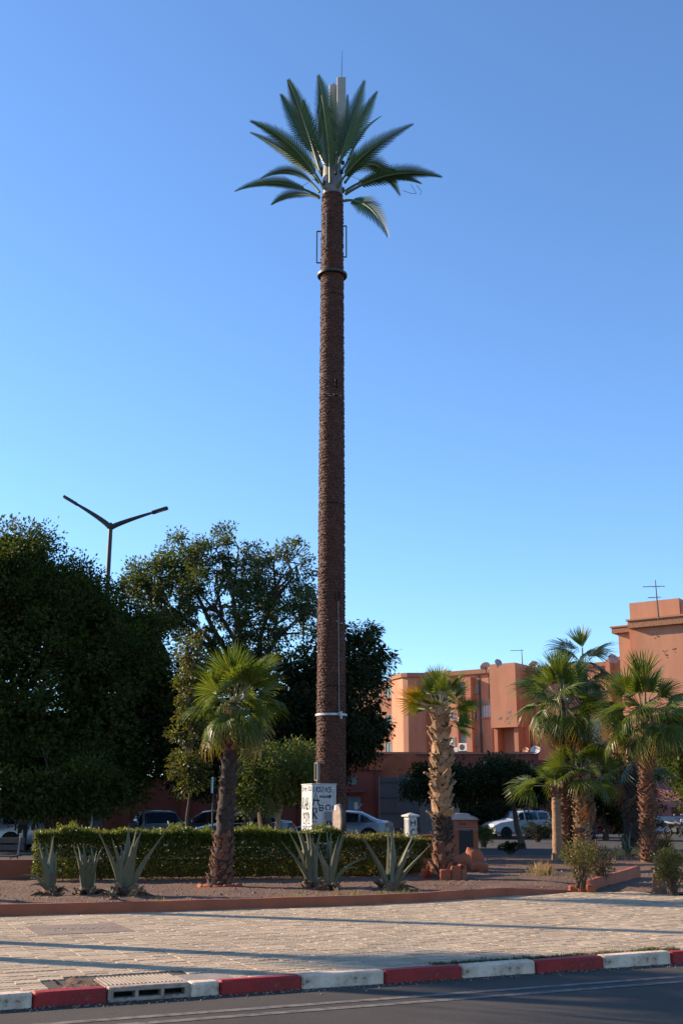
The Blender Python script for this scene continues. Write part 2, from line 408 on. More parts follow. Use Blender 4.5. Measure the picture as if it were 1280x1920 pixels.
# manhole slab
cu, cv = (SLAB[0] + SLAB[1]) / 2, (SLAB[2] + SLAB[3]) / 2
t = thing('manhole_cover', 'brown concrete manhole slab set in the beige pavers', 'manhole cover', kpt(cu, cv, 0), R(23.9))
b = MB(); b.box((0, 0, -.012), (SLAB[1] - SLAB[0] + .34, SLAB[3] - SLAB[2] + .16, .035), bev=.012)
b.build('slab', mat('brown_concrete', (.25, .18, .13), .9, (.17, .12, .09), 3, .5, .01, bscale=40), t)
b = MB()
for k in range(26):
    x = random.uniform(-.35, .35); y = random.uniform(-.12, .12); b.box((x, y, .008), (.035, .02, .008), random.uniform(0, 3))
tag(b.build('stone_chips', mat('pale_chips', (.4, .35, .28), .9), t), kind='stuff')

# low terracotta wall in front of the bed
def wall_piece(name, pts, h0, h1, th, m, parent=None, z0=-.04, segs=6):
    """a rendered low wall along ground points; uneven top"""
    P = [Vector((x, y, 0)) for x, y in pts]; fine = []
    for a, c_ in zip(P, P[1:]):
        for k in range(segs): fine.append(a.lerp(c_, k / segs))
    fine.append(P[-1]); n = len(fine); mb = MB(); vs = []
    for i, p in enumerate(fine):
        t_ = (fine[min(i + 1, n - 1)] - fine[max(i - 1, 0)]).normalized(); nn = Vector((-t_.y, t_.x, 0))
        h = h0 + (h1 - h0) * i / (n - 1) + .010 * noise.noise(p * 2.3) + .006 * noise.noise(p * 9)
        w = .006 * noise.noise(p * 5 + Vector((9, 0, 0)))
        for d, z in ((0 + w, z0), (0 + w, h - .02), (.02, h), (th - .02, h), (th, h - .02), (th, z0)): q = p + nn * d; vs.append((q.x, q.y, z))
    fs = [(i * 6 + j, (i + 1) * 6 + j, (i + 1) * 6 + j + 1, i * 6 + j + 1) for i in range(n - 1) for j in range(5)]
    fs += [tuple(range(6)), tuple(range((n - 1) * 6 + 5, (n - 1) * 6 - 1, -1))]
    mb.add(vs, fs); return mb.build(name, m, parent, 50)
o = wall_piece('planter_wall', [(x, y - .0) for x, y in EDGE[1:8]], .165, .15, .14, m_terra, segs=9)
tag(o, 'long low terracotta edging wall between the pavers and the agave bed', 'wall')
o = wall_piece('planter_wall', [EDGE[7], (3.8, 22.45), (4.45, 22.98)], .15, .035, .14, m_terra)
o.location.x += .004
tag(o, 'crumbled end of the terracotta edging sinking into the soil', 'wall')
gA, gB = gnd(1105, 1672), gnd(1201, 1654)
o = wall_piece('planter_wall', [(gA.x, gA.y), ((gA.x + gB.x) / 2, (gA.y + gB.y) / 2), (gB.x, gB.y)], .20, .34, .14, m_terra)
tag(o, 'short tilted terracotta wall stub behind the two brown shrubs', 'wall')
b = MB()
for k in range(3):
    p = gnd(1075 + k * 14, 1672); q = random.uniform(.09, .13)
    b.box((p.x, p.y - .05 * k, .05), (.2, .16, q * 1.4), random.uniform(-.4, .4), bev=.03)
tag(b.build('wall_rubble', m_terra), 'broken terracotta lumps beside the tilted wall stub', 'rubble')
o = wall_piece('planter_back_wall', [(-16, 22.6), (-9, 25.0), (-5.5, 26.2), (0, 26.9), (2.4, 27.1)], .52, .46, .2, m_terra)
tag(o, 'low dark red wall running behind and under the clipped hedge', 'wall')
# grit in the gutter
b = MB()
for k in range(900):
    p = kpt(random.uniform(-5, 9), -abs(random.gauss(0, .10)) - .01, RZ + .002); s = random.uniform(.004, .014)
    b.add([(p.x + s, p.y, p.z), (p.x - s, p.y + s, p.z), (p.x - s * .5, p.y - s, p.z), (p.x, p.y, p.z + s)], [(0, 1, 3), (1, 2, 3), (2, 0, 3)])
tag(b.build('gutter_grit', mat('grit', (.16, .11, .075), .9, (.26, .19, .13), 3, island=.4)), 'fine grit and sand lying along the gutter', 'grit', kind='stuff')
# weeds along the kerb
def grass(name, spots, h, m, spread, n, parent=None):
    P = []; A = []; H = []
    for (x, y, z, s) in spots:
        for k in range(int(n * s)):
            P.append((x + random.gauss(0, spread * s), y + random.gauss(0, spread * s), z)); A.append((random.gauss(0, .35), random.gauss(0, .35), 1)); H.append(h * s)
    P = np.array(P); A = unit(np.array(A)); H = np.array(H) * RNG.uniform(.5, 1.2, len(P)); N = len(P)
    s = unit(np.cross(A, RNG.normal(size=(N, 3)))) * (.012 * np.maximum(H / .2, .5))[:, None] * .5
    bend = unit(RNG.normal(size=(N, 3)) * np.array([1, 1, 0]) + 1e-6) * (H * .35)[:, None]
    mid = P + A * (H * .55)[:, None]; tip = P + A * H[:, None] + bend
    V = np.stack([P - s, P + s, mid + s * .7 + bend * .25, tip, mid - s * .7 + bend * .25], 1)
    return quads_np(name, V, m, parent, 5)
m_grass = leafmat('grass_green', (.07, .10, .02), (.11, .13, .03), (.2, .17, .06), .4)
m_dry = leafmat('dry_grass', (.40, .26, .09), (.5, .33, .13), (.3, .22, .07), .4)
u0, u1 = ku_at(835, 0), ku_at(1300, 0)
sp = []
for k in range(420):
    f = random.random(); u = u0 + (u1 - u0) * f; p = kpt(u, KW + abs(random.gauss(0, .07 + .06 * f)), 0); sp.append((p.x, p.y, -.01, random.uniform(.6, 1)))
tag(grass('grass', sp, .05, leafmat('kerb_weed', (.035, .05, .012), (.05, .065, .016), (.09, .08, .03), .3), .03, 18), 'short green weeds growing along the back of the kerb', 'grass', kind='stuff')
# ================================================================ THE TOWER DISGUISED AS A PALM
TY = 31.0
def zy(py, Y=TY, px=621): return at(px, py, Y).z
TX = colX(621, TY, 6)
tb = Vector((TX, TY, .03))
tower = thing('palm_tower', 'very tall phone mast disguised as a palm with brown bark column', 'mast', tb)
z_top = zy(369)
def tr(z): return .405 - (.405 - .325) * min(1, max(0, z / z_top))          # column radius
def loc(p): return Vector(p) - tb
m_bark = mat('moulded_bark', (.115, .040, .021), .75, (.05, .019, .011), 5, .5, .02, bscale=18, island=.12)
m_barkbase = mat('bark_column', (.07, .025, .014), .8, (.04, .016, .010), 6, .6, .03, bscale=16)
b = MB(); prof = [(tr(z), z) for z in np.linspace(-.03, z_top, 40)]
b.lathe(prof, 32); b.build('trunk', m_barkbase, tower, 60)
b = MB(); z = .05; row = 0
while z < z_top - .02:
    n = 28; r0 = tr(z)
    for k in range(n):
        a = 2 * math.pi * (k + .5 * (row % 2)) / n + random.gauss(0, .055); w = random.uniform(.7, 1.2) * 2 * math.pi / n * .62
        h = .092 * random.uniform(.75, 1.25); out = random.uniform(.010, .034) * (1.0 if random.random() > .12 else .3); zz = z + random.gauss(0, .016)
        def q(aa, rr, z_): return (rr * math.cos(aa), rr * math.sin(aa), z_)
        b.add([q(a - w, r0 - .004, zz), q(a + w, r0 - .004, zz), q(a + w * .8, r0 + out, zz + h * .45), q(a - w * .8, r0 + out, zz + h * .45), q(a, r0 + out * .8, zz + h * .75), q(a, r0 - .004, zz + h * 1.15)],
              [(0, 1, 2, 3), (3, 2, 4), (2, 1, 5, 4), (0, 3, 4, 5)])
    z += .090; row += 1
tag(b.build('bark_scales', m_bark, tower), 'rough moulded brown bark scales', kind='stuff')
# steel collar
zc = zy(518); b = MB()
b.lathe([(tr(zc) - .01, zc - .05), (.455, zc - .05), (.46, zc - .035), (.46, zc + .02), (tr(zc) - .01, zc + .03)], 40); b.build('collar', m_dark, tower, 40)
# climbing handles (right, left, front)
def handle(px0, py0, px1, py1, dy, w=.022):
    zt_, zb_ = zy(py0), zy(py1); mb = MB(); x = colX(px0, TY, zt_) - TX
    inner = math.copysign(tr(zt_) - .02, x) if abs(x) > .2 else x
    if abs(x) > .2: pts = [(inner, dy, zt_), (x, dy, zt_), (x, dy, zb_), (inner, dy, zb_)]
    else: pts = [(x, -tr(zt_) + .02, zt_), (x, -tr(zt_) - .1, zt_), (x, -tr(zt_) - .1, zb_), (x, -tr(zt_) + .02, zb_)]
    for p, q_ in zip(pts, pts[1:]): mb.tube([p, q_], w, 6)
    return mb
handle(649, 427, 649, 485, -.05).build('handle', m_dark, tower, 40)
handle(594, 434, 594, 493, 0.05).build('handle', m_dark, tower, 40)
handle(611.5, 415, 611.5, 475, 0).build('handle', mat('bare_steel', (.22, .2, .18), .5, metal=.4), tower, 40)
# openings, conduit, strap
def trunk_pt(px, py, out=.0):
    """point on the near face of the column seen at px, py"""
    z_ = zy(py); r0 = tr(z_); x = colX(px, TY - r0 * .8, z_) - TX; x = max(-r0, min(r0, x))
    a = math.asin(x / r0); return Vector((math.sin(a) * (r0 + out), -math.cos(a) * (r0 + out), z_)), a
for px, py0, py1, w in ((632.5, 1118, 1131, .07), (629, 723, 734, .065), (597.5, 1434, 1465, .12)):
    p0, a = trunk_pt(px, py0, .02); p1, _ = trunk_pt(px, py1, .02); hgt = p0.z - p1.z
    M = Matrix.Translation((p0 + p1) / 2) @ Matrix.Rotation(a, 4, 'Z')
    mb = MB(); mb.box((0, 0, 0), (w, .10, hgt), M=M); o = mb.build('opening', m_black, tower)
    mb = MB()
    for s in (-1, 1): mb.box((0, 0, 0), (.018, .14, hgt + .04), M=M @ Matrix.Translation((s * (w / 2 + .006), -.005, 0)))
    for s in (-1, 1): mb.box((0, 0, 0), (w, .14, .018), M=M @ Matrix.Translation((0, -.005, s * (hgt / 2 + .008))))
    mb.build('opening_frame', m_barkbase if py0 < 1400 else mat('bare_steel', (.22, .2, .18)), o)
pts = [trunk_pt(632.5 + (k / 12) * 1.5, 1128 + k * (1345 - 1128) / 12, .05)[0] for k in range(13)]
b = MB(); b.tube(pts, .011, 6); b.build('conduit', mat('bare_steel', (.22, .2, .18)), tower, 40)
zs = zy(1343); b = MB()
b.lathe([(tr(zs) + .02, zs - .03), (tr(zs) + .05, zs - .028), (tr(zs) + .05, zs + .028), (tr(zs) + .02, zs + .03)], 36)
b.build('steel_strap', mat('pale_strap', (.55, .55, .56), .4, (.35, .35, .36), 12, metal=.3), tower, 40)
p, a = trunk_pt(634, 1343, .09); b = MB(); b.box((0, 0, 0), (.10, .09, .12), M=Matrix.Translation(p) @ Matrix.Rotation(a, 4, 'Z'), bev=.01); b.box((0, 0, 0), (.05, .05, .2), M=Matrix.Translation(p + Vector((.03, -.02, -.03))) @ Matrix.Rotation(a, 4, 'Z')); b.build('strap_bracket', m_steel, tower)
# pale scuffs where bark sections join
for py in (1173, 750):
    z_ = zy(py); b = MB()
    for k in range(14):
        a = -math.pi / 2 + random.uniform(-1.5, .9); r_ = tr(z_) + .028; w = random.uniform(.03, .10)
        M = Matrix.Translation((r_ * math.cos(a), r_ * math.sin(a), z_ + random.gauss(0, .035))) @ Matrix.Rotation(a + math.pi / 2, 4, 'Z'); b.box((0, 0, 0), (w, .03, .018), M=M, bev=.006)
    tag(b.build('joint_scuff', mat('pale_scuff', (.34, .27, .22), .85), tower), kind='stuff')
for py in (1290, 950, 750, 560):
    z_ = zy(py); b = MB(); b.lathe([(tr(z_) - .01, z_ - .012), (tr(z_) + .022, z_ - .01), (tr(z_) + .022, z_ + .01), (tr(z_) - .01, z_ + .012)], 32); b.build('section_seam', m_black, tower)
# sleeve above the bark
m_sleeve = mat('dirty_white_sleeve', (.19, .18, .18), .6, (.12, .11, .11), 3)
zS = zy(292); b = MB(); b.lathe([(.29, z_top - .1), (.31, z_top - .05), (.30, z_top + .9), (.27, zS - .4), (.16, zS)], 28); b.build('sleeve', m_sleeve, tower, 40)
for a_, z_, s_ in ((.25, .25, .16), (-2.6, .35, .14), (-.5, .75, .12), (3.0, .9, .13), (-1.25, .62, .10), (.1, 1.2, .11)):
    mb = MB(); mb.box((0, 0, 0), (s_ * .8, .10, s_), M=Matrix.Translation((.33 * math.cos(a_), .33 * math.sin(a_), z_top + z_)) @ Matrix.Rotation(a_ + math.pi / 2, 4, 'Z'), bev=.01); mb.build('frond_socket', m_dark, tower)
# antenna panels
m_ant = mat('antenna_panel', (.38, .35, .28), .55, (.31, .29, .235), 2)
def panel(pxl, pxr, pyt, pyb, dy, name='antenna_panel', rot=.0):
    zt_, zb_ = zy(pyt, TY + dy), zy(pyb, TY + dy); zm = (zt_ + zb_) / 2
    xl, xr = colX(pxl, TY + dy, zt_) - TX, colX(pxr, TY + dy, zt_) - TX
    mb = MB(); mb.box(((xl + xr) / 2, dy, zm), (xr - xl, .16, zt_ - zb_), rot, bev=.02); return mb.build(name, m_ant, tower, 40)
panel(631.5, 648, 148, 290, -.12); panel(617, 630, 162, 290, .14, rot=.1)
p = Vector((colX(625.5, TY, zy(158)) - TX, .12, zy(158))); b = MB(); b.tube([p, p + Vector((0, 0, .1))], [.05, .03], 10); b.build('antenna_cap', m_ant, tower, 40)
b = MB(); x = colX(640, TY, zy(148)) - TX; b.tube([(x, -.1, zy(150)), (x + .03, -.1, zy(100))], [.012, .006], 6); b.build('lightning_rod', m_dark, tower)
b = MB(); x = colX(597.5, TY, zy(150)) - TX; b.tube([(x, .25, zy(250)), (x, .25, zy(134))], .022, 6); b.build('mast_tube', m_dark, tower)
b = MB(); x = colX(630.5, TY, zy(150)) - TX; b.tube([(x, -.06, zy(163)), (x, -.06, zy(285))], .016, 6); b.build('feeder_cable', m_dark, tower)
# plastic fronds: zoom coordinates of the crown study -> pixels
def zpx(x, y): return 420 + x / 3.048, 80 + y / 3.048
m_frond = leafmat('plastic_frond', (.014, .042, .012), (.022, .056, .015), (.034, .066, .020), .12, .45)
m_rach = mat('frond_stalk', (.075, .12, .05), .5, (.045, .08, .035), 6)
def plume(base, ctrl, tip, W, face=0, dens=1.0, start=.17, v_up=.22):
    B, C_, T = Vector(base), Vector(ctrl), Vector(tip)
    rad = Vector((T.x - B.x, T.y - B.y, 0)); rad = rad.normalized() if rad.length > .05 else Vector((0, -1, 0))
    side0 = Vector((0, 0, 1)).cross(rad).normalized()
    def bz(t): return B * (1 - t) ** 2 + C_ * 2 * t * (1 - t) + T * t * t
    def dz(t): return ((C_ - B) * (1 - t) + (T - C_) * t).normalized()
    fc = dz(.6).cross(Vector((0, .84, .54))).normalized()
    if fc.dot(side0) < 0: fc = -fc
    side0 = side0.lerp(fc, face).normalized()
    mb = MB(); n = 14
    mb.tube([bz(i / n) for i in range(n + 1)], [.040 * (1 - .88 * i / n) + .005 for i in range(n + 1)], 6, 1)
    Ln = sum((bz((i + 1) / 20) - bz(i / 20)).length for i in range(20)); N = int(Ln / .088 * dens)
    for i in range(N):
        t_ = start + (1 - start) * (i + .5) / N; p = bz(t_); tg = dz(t_); up = tg.cross(side0).normalized()
        if up.z < 0 and abs(tg.z) < .9: up = -up
        x = (t_ - start) / (1 - start); prof_ = min(1, .35 + x * 3.2) * (1 - .80 * max(0, (x - .35) / .65) ** 1.8)
        for s in (-1, 1):
            ang = R(56 - 36 * x) ; l = W * prof_ * random.uniform(.93, 1.05)
            d = (tg * math.cos(ang) + side0 * s * math.sin(ang) + up * v_up * .8).normalized(); wv = tg * .041
            e = p + d * l; mb.add([p - wv, p + wv, p + d * l * .6 + wv * .8 , e + wv * .1, p + d * l * .6 - wv * .8], [(0, 1, 2, 3, 4)], 0)
    return mb
# (base zoom xy, control zoom xy, tip zoom xy, depth of base/control/tip relative to the axis, leaflet length)
FR = [((548, 730), (455, 420), (370, 218), (-.25, -.55, -1.0), .52), ((535, 690), (425, 470), (327, 297), (.1, .25, .5), .48),
      ((603, 700), (606, 430), (540, 192), (-.32, -.45, -.6), .60), ((606, 800), (606, 560), (556, 300), (-.33, -.8, -1.3), .58),
      ((640, 738), (715, 500), (800, 222), (-.28, -.55, -.9), .54), ((660, 690), (760, 480), (872, 282), (.15, .2, .3), .46),
      ((712, 665), (775, 500), (898, 420), (.2, .8, 1.3), .22), ((645, 830), (760, 620), (1075, 468), (-.25, -.9, -1.3), .46),
      ((572, 838), (430, 560), (155, 450), (-.22, -.8, -1.2), .46), ((540, 800), (390, 620), (152, 515), (.15, .5, .9), .36),
      ((545, 855), (420, 670), (215, 775), (.0, .25, .5), .34), ((545, 882), (300, 740), (66, 850), (-.1, -.25, -.5), .36),
      ((545, 888), (390, 830), (275, 925), (.1, .6, 1.1), .34), ((690, 868), (960, 690), (1237, 768), (-.15, -.6, -.9), .46),
      ((690, 850), (900, 700), (1122, 805), (.2, .6, .9), .38), ((690, 800), (850, 560), (1000, 868), (.15, 1.2, 1.9), .52),
      ((680, 905), (840, 870), (935, 1105), (-.2, -.9, -1.3), .50), ((560, 760), (500, 640), (395, 690), (.2, .8, 1.2), .34),
      ((670, 740), (740, 600), (760, 690), (.25, 1.3, 1.9), .42), ((560, 720), (510, 600), (500, 520), (.25, .9, 1.4), .40),
      ((650, 720), (690, 560), (705, 300), (.25, .6, .9), .40), ((590, 720), (470, 500), (455, 330), (.25, .7, 1.0), .42)]
FACE = (1, 1, 1, 1, 1, 1, .2, .85, .9, .7, .35, .35, .35, .6, .5, .9, .9, .5, .8, .8, 1, 1)
for (bz_, cz_, tz_, dys, W), fc_ in zip(FR, FACE):
    pts = [loc(at(*zpx(*q), TY + dy)) for q, dy in zip((bz_, cz_, tz_), dys)]
    plume(pts[0], pts[1], pts[2], W * 1.06, fc_).build('frond', [m_frond, m_rach], tower)
# broken wires hanging in the crown
for a_, c_, d_ in (((720, 760), (790, 790), (830, 775)), ((1020, 845), (1070, 862), (1098, 862)), ((1065, 810), (1085, 840), (1098, 864)), ((1100, 815), (1128, 850), (1115, 872)), ((430, 830), (480, 800), (510, 780))):
    b = MB(); b.tube([loc(at(*zpx(*q), TY + .3)) for q in (a_, c_, d_)], .008, 4); b.build('loose_wire', m_dark, tower)

# ---------------------------------------------------------------- graffiti strokes
GL = {'N': [[(0, 0), (0.05, 1), (.9, 0), (1, 1)]], 'O': [[(.5, 1), (.1, .8), (0, .4), (.3, 0), (.8, .1), (1, .55), (.8, .9), (.5, 1)]], 'Z': [[(0, 1), (1, .95), (.05, .05), (1, 0)]],
      '4': [[(.6, 1), (0, .35), (1, .4)], [(.75, .8), (.7, 0)]], '5': [[(1, 1), (.2, .95), (.15, .55), (.7, .6), (1, .3), (.6, 0), (0, .1)]], '.': [[(.3, 0), (.4, .06)]],
      'A': [[(0, 0), (.5, 1), (1, 0)], [(.0, .4), (1.1, .38)]], 'H': [[(0, 0), (0.05, 1)], [(1, 0), (.95, 1)], [(0, .5), (1, .5)]], 'P': [[(0, 0), (.05, 1), (.7, .95), (.75, .6), (.1, .5)]],
      'R': [[(0, 0), (.05, 1), (.75, .95), (.75, .6), (.1, .5), (.9, 0)]], 'B': [[(0, 0), (.05, 1), (.7, .9), (.6, .55), (.1, .5), (.8, .4), (.8, .08), (0, 0)]], 'i': [[(.4, 0), (.45, .65)], [(.45, .85), (.46, .93)]],
      'U': [[(0, 1), (.05, .15), (.5, 0), (.9, .15), (1, 1)]], 'C': [[(1, .9), (.5, 1), (.05, .6), (.1, .15), (.6, 0), (1, .15)]], 'b': [[(0, 1), (.05, 0), (.7, .05), (.75, .45), (.1, .45)]],
      'S': [[(1, .9), (.5, 1), (.1, .75), (.8, .4), (.7, .05), (0, .05)]], '!': [[(.4, .3), (.5, 1)], [(.4, 0), (.42, .08)]], 'e': [[(.05, .4), (.9, .45), (.6, .8), (.1, .5), (.2, .05), (.9, .1)]],
      'y': [[(0, .8), (.45, .3)], [(.95, .9), (.2, -.3)]], 'o': [[(.5, .8), (.05, .4), (.5, 0), (.95, .4), (.5, .8)]], 'J': [[(.8, 1), (.8, .2), (.4, -.1), (0, .2)]], 't': [[(.5, 1), (.45, 0), (.8, .05)], [(.1, .65), (.9, .7)]]}
def scrawl(mb, M, text, x, y, h, w, adv, sw, mi, down=False):
    for ch in text:
        for st in GL.get(ch, []):
            pts = [M @ Vector((x + a * w + random.gauss(0, .004), 0, y + c_ * h + random.gauss(0, .004))) for a, c_ in st]
            mb.ribbon(pts, sw, M.to_3x3() @ Vector((0, -1, 0)), mi)
        if down: y -= adv
        else: x += adv
# utility cabinet
m_cab = mat('cabinet_white', (.52, .52, .50), .55, (.40, .39, .36), 3, chip=((.30, .26, .22), 5, .66))
m_ink = mat('black_spray', (.015, .015, .018), .6); m_blue = mat('blue_spray', (.012, .04, .10), .6); m_grey = mat('grey_spray', (.3, .3, .32), .6)
ck = at(585, 1471, 29.4); Hc = ck.z - .03
aR = R(20)                                        # right face turned away to the right
cab = thing('utility_cabinet', 'white metal utility cabinet covered in graffiti at the foot of the mast', 'cabinet', (ck.x, ck.y, .03), aR)
Wc = .66; Dc = .86
b = MB(); b.box((Wc / 2, Dc / 2, Hc / 2), (Wc, Dc, Hc), bev=.012); b.build('body', m_cab, cab, 40)
b = MB(); b.box((Wc / 2, Dc / 2, Hc + .012), (Wc + .03, Dc + .03, .03), bev=.008); b.build('lid', m_cab, cab, 40)
fM = Matrix.Translation((0, -.004, 0))
b = MB(); b.box((.26, -.012, 1.02), (.40, .02, .012)); b.box((.30, -.008, .58), (.52, .012, .62)); 
b = MB(); b.box((.43, -.010, Hc - .90), (.27, .022, .52), bev=.006); mp_ = b.build('meter_panel', m_cab, cab)
b = MB(); b.box((.43, -.024, Hc - .80), (.205, .006, .26)); b.build('meter_window', glassmat('grey_window', (.10, .10, .105), .3), mp_)
b = MB(); b.box((.10, -.010, Hc - .97), (.20, .02, .06)); b.build('vent_bar', m_cab, cab)
b = MB(); b.tube([(.60, -.006, .2), (.60, -.006, Hc - .1)], .004, 4); b.build('door_seam', m_grey, cab)
gb = MB()
M = fM
scrawl(gb, M, 'NOZ45.', .035, Hc - .19, .13, .085, .100, .028, 1)
scrawl(gb, M, 'A', .02, Hc - .52, .33, .17, .2, .038, 0)
scrawl(gb, M, 'HAHP', .22, Hc - .34, .075, .06, .088, .024, 0)
scrawl(gb, M, 'oSyo', .22, Hc - .47, .06, .04, .05, .008, 2)
scrawl(gb, M, 'R', .025, Hc - .86, .28, .12, .2, .042, 0)
scrawl(gb, M, 'BO', .20, Hc - .65, .14, .14, .17, .034, 0); scrawl(gb, M, '!', .54, Hc - .68, .16, .06, .1, .03, 0)
scrawl(gb, M, 'UC', .03, Hc - 1.00, .09, .09, .14, .028, 0, True)
M2 = Matrix.Translation((0, -.030, 0)); scrawl(gb, M2, 'UOb', .33, Hc - 1.02, .11, .07, .09, .026, 0)
gb.ribbon([M @ Vector(p) for p in ((.585, 0, Hc - .72), (.63, 0, Hc - .8), (.62, 0, Hc - .92), (.585, 0, Hc - .98))], .02, (0, -1, 0), 0)
gb.build('graffiti', [m_ink, m_blue, m_grey], cab)
M = Matrix.Translation((-.004, 0, 0)) @ Matrix.Rotation(-math.pi / 2, 4, 'Z') @ Matrix.Translation((-Dc, 0, 0))
gb = MB()
scrawl(gb, M, 'SoyiCU', .06, Hc - .15, .10, .10, .13, .030, 0)
scrawl(gb, M, 'RABi', .08, Hc - .62, .30, .15, .19, .04, 0)
scrawl(gb, M, 'oyyb', .12, Hc - .80, .12, .12, .15, .035, 0); scrawl(gb, M, 'CyS', .14, Hc - .98, .16, .16, .2, .032, 0)
scrawl(gb, M, 'RSS', .12, Hc - 1.24, .2, .18, .22, .034, 0); scrawl(gb, M, 'eSt', .14, Hc - 1.50, .17, .14, .2, .03, 0)
gb.build('graffiti', [m_ink], cab)
# oval sign board beside it
so = at(633, 1536, 28.2)
sg = thing('oval_sign', 'dusty oval board on a short post beside the graffiti cabinet', 'sign', (so.x, so.y, .03), R(-52))
zc_ = so.z - .03; b = MB(); hw, hh = .16, .35; pl = []
for k in range(40):
    a = 2 * math.pi * k / 40; x = hw * math.cos(a); y = math.sin(a); y = hh * math.copysign(abs(y) ** .8, y); pl.append((x, y))
Mo = Matrix.Translation((0, 0, zc_)) @ Matrix.Rotation(math.pi / 2, 4, 'X')
b.prism(pl, -.03, .03, 0, Mo); b.build('board', mat('dusty_board', (.42, .31, .24), .85, (.26, .17, .13), 9, .3), sg, 30)
b = MB(); b.prism([(x * 1.08, y * 1.05) for x, y in pl], -.09, -.032, 0, Mo); b.build('backing', m_dark, sg, 30)
b = MB(); b.box((-.05, -.034, zc_ + .27), (.10, .004, .12)); b.build('sticker', m_cab, sg)
b = MB(); b.tube([(0, .06, 0), (0, .06, zc_ - .2)], .035, 8); b.build('post', m_dark, sg)
# ================================================================ PLANTS
# ---------------------------------------------------------------- fan palms
def fan_mesh(name, m, R0=.85, pet=.75, nseg=32, span=112, droop=.25, hang=.2, arch=.15, cup=.12, seed=0, prad=.018):
    """palm fan: stalk along +X, pleated blade of pointed segments, free tips that hang"""
    rg = random.Random(seed); mb = MB()
    pp = [(pet * k / 6, 0, -arch * (k / 6) ** 2 * pet) for k in range(7)]
    mb.tube(pp, [prad * (1.5 - .7 * k / 6) for k in range(7)], 5, 1, squash=.6)
    hub = Vector(pp[-1]); slope = -2 * arch
    def pt(a, r, lift=0):
        x = r * math.cos(a); y = r * math.sin(a)
        z = slope * x * .5 - droop * r * r / R0 + cup * abs(y) * (1 - r / R0 * .6) + lift
        return hub + Vector((x, y, z))
    for k in range(nseg):
        a = R(-span + 2 * span * (k + .5) / nseg); da = R(span) / nseg * .98
        Rk = R0 * (.72 + .28 * math.cos(a * .62)) * rg.uniform(.92, 1.06)
        sp_ = rg.uniform(.36, .50) * Rk; fr = .8 * Rk
        za = .030 * (1 if k % 2 else -1)
        tipd = -hang * Rk * rg.uniform(.4, 1.3); aj = rg.gauss(0, .025)
        h0 = pt(a, .02); L1, R1 = pt(a - da, sp_), pt(a + da, sp_); c1 = pt(a, sp_ * 1.0, .022)
        L2, R2 = pt(a - da * .36 + aj, fr, tipd * .25), pt(a + da * .36 + aj, fr, tipd * .25); t = pt(a + aj * 2, Rk, tipd)
        mb.add([h0, L1, c1, R1, L2, R2, t], [(0, 1, 2), (0, 2, 3), (1, 4, 2), (2, 4, 5), (2, 5, 3), (4, 6, 5)], 0)
    return mb.mesh(name, [m, MATS['petiole']])
mat('petiole', (.16, .17, .05), .5, (.25, .2, .08), 6)
GRN = dict(ca=(.066, .098, .015), cb=(.098, .130, .020), cc=(.135, .150, .030))
m_fan = leafmat('fan_green', GRN['ca'], GRN['cb'], GRN['cc'], .38, .38, spec=.3)
m_fant = leafmat('fan_green_tips', GRN['ca'], GRN['cb'], GRN['cc'], .38, .38, tip=(.28, .16, .04), tip_r=(1.3, 2.0), spec=.3)
m_fany = leafmat('fan_yellow', (.17, .18, .02), (.24, .21, .02), (.2, .2, .03), .42, .42, tip=(.48, .24, .02), tip_r=(.95, 1.5))
m_fand = leafmat('fan_dark', (.04, .065, .018), (.06, .085, .02), None, .3, .4, spec=.5)
m_dead = leafmat('fan_dead', (.17, .085, .035), (.24, .12, .05), None, .25, .7)
FAN = {k: [fan_mesh('frond', m, seed=10 * i + s, **kw) for s in range(3)] for i, (k, m, kw) in enumerate((
    ('up', m_fan, dict(droop=.10, hang=.10, arch=.10, cup=.22)), ('mid', m_fan, dict(droop=.28, hang=.38, arch=.2)),
    ('low', m_fant, dict(droop=.38, hang=.40, arch=.3, cup=.05)), ('hang', m_fant, dict(droop=.45, hang=.55, arch=.25, cup=.0)),
    ('yellow', m_fany, dict(droop=.06, hang=.04, arch=.05, cup=.16)), ('dead', m_dead, dict(droop=.4, hang=.4, arch=.3, cup=-.1, nseg=18, span=70)),
    ('dark', m_fand, dict(droop=.3, hang=.5, arch=.25)), ('stiff', m_fan, dict(droop=.04, hang=.03, arch=.04, cup=.20, span=100)), ('spike', m_fan, dict(droop=.0, hang=.0, arch=.0, cup=.9, span=45, nseg=14))))}
def boot_mesh(name, m, split=.5):
    """old leaf base: a short flat stub that widens at the trunk and ends in a cut"""
    mb = MB()
    vs = [(-.5, 0, 0), (.5, 0, 0), (.36, .16, .55), (-.36, .16, .55), (.20, .34, 1.0), (-.20, .34, 1.0),
          (-.5, -.05, -.06), (.5, -.05, -.06), (.30, .0, .55), (-.30, .0, .55), (.16, .24, 1.02), (-.16, .24, 1.02), (0, .10, -.02), (0, .26, .55), (0, .40, .9)]
    mb.add(vs, [(0, 12, 13, 3), (12, 1, 2, 13), (3, 13, 14, 5), (13, 2, 4, 14), (7, 6, 9, 8), (8, 9, 11, 10), (6, 0, 3, 9), (9, 3, 5, 11), (1, 7, 8, 2), (2, 8, 10, 4), (5, 14, 4, 10, 11)])
    return mb.mesh(name, m)
m_boot = mat('leaf_base_tan', (.40, .25, .13), .8, (.20, .10, .05), 4, .4, .02, island=.3, bscale=12)
m_bootr = mat('leaf_base_red', (.24, .10, .05), .8, (.10, .045, .025), 4, .4, .02, island=.3, bscale=12)
m_bootd = mat('leaf_base_charred', (.03, .02, .016), .85, (.12, .07, .045), 4, .4, .02, island=.3, lo=.45, bscale=12)
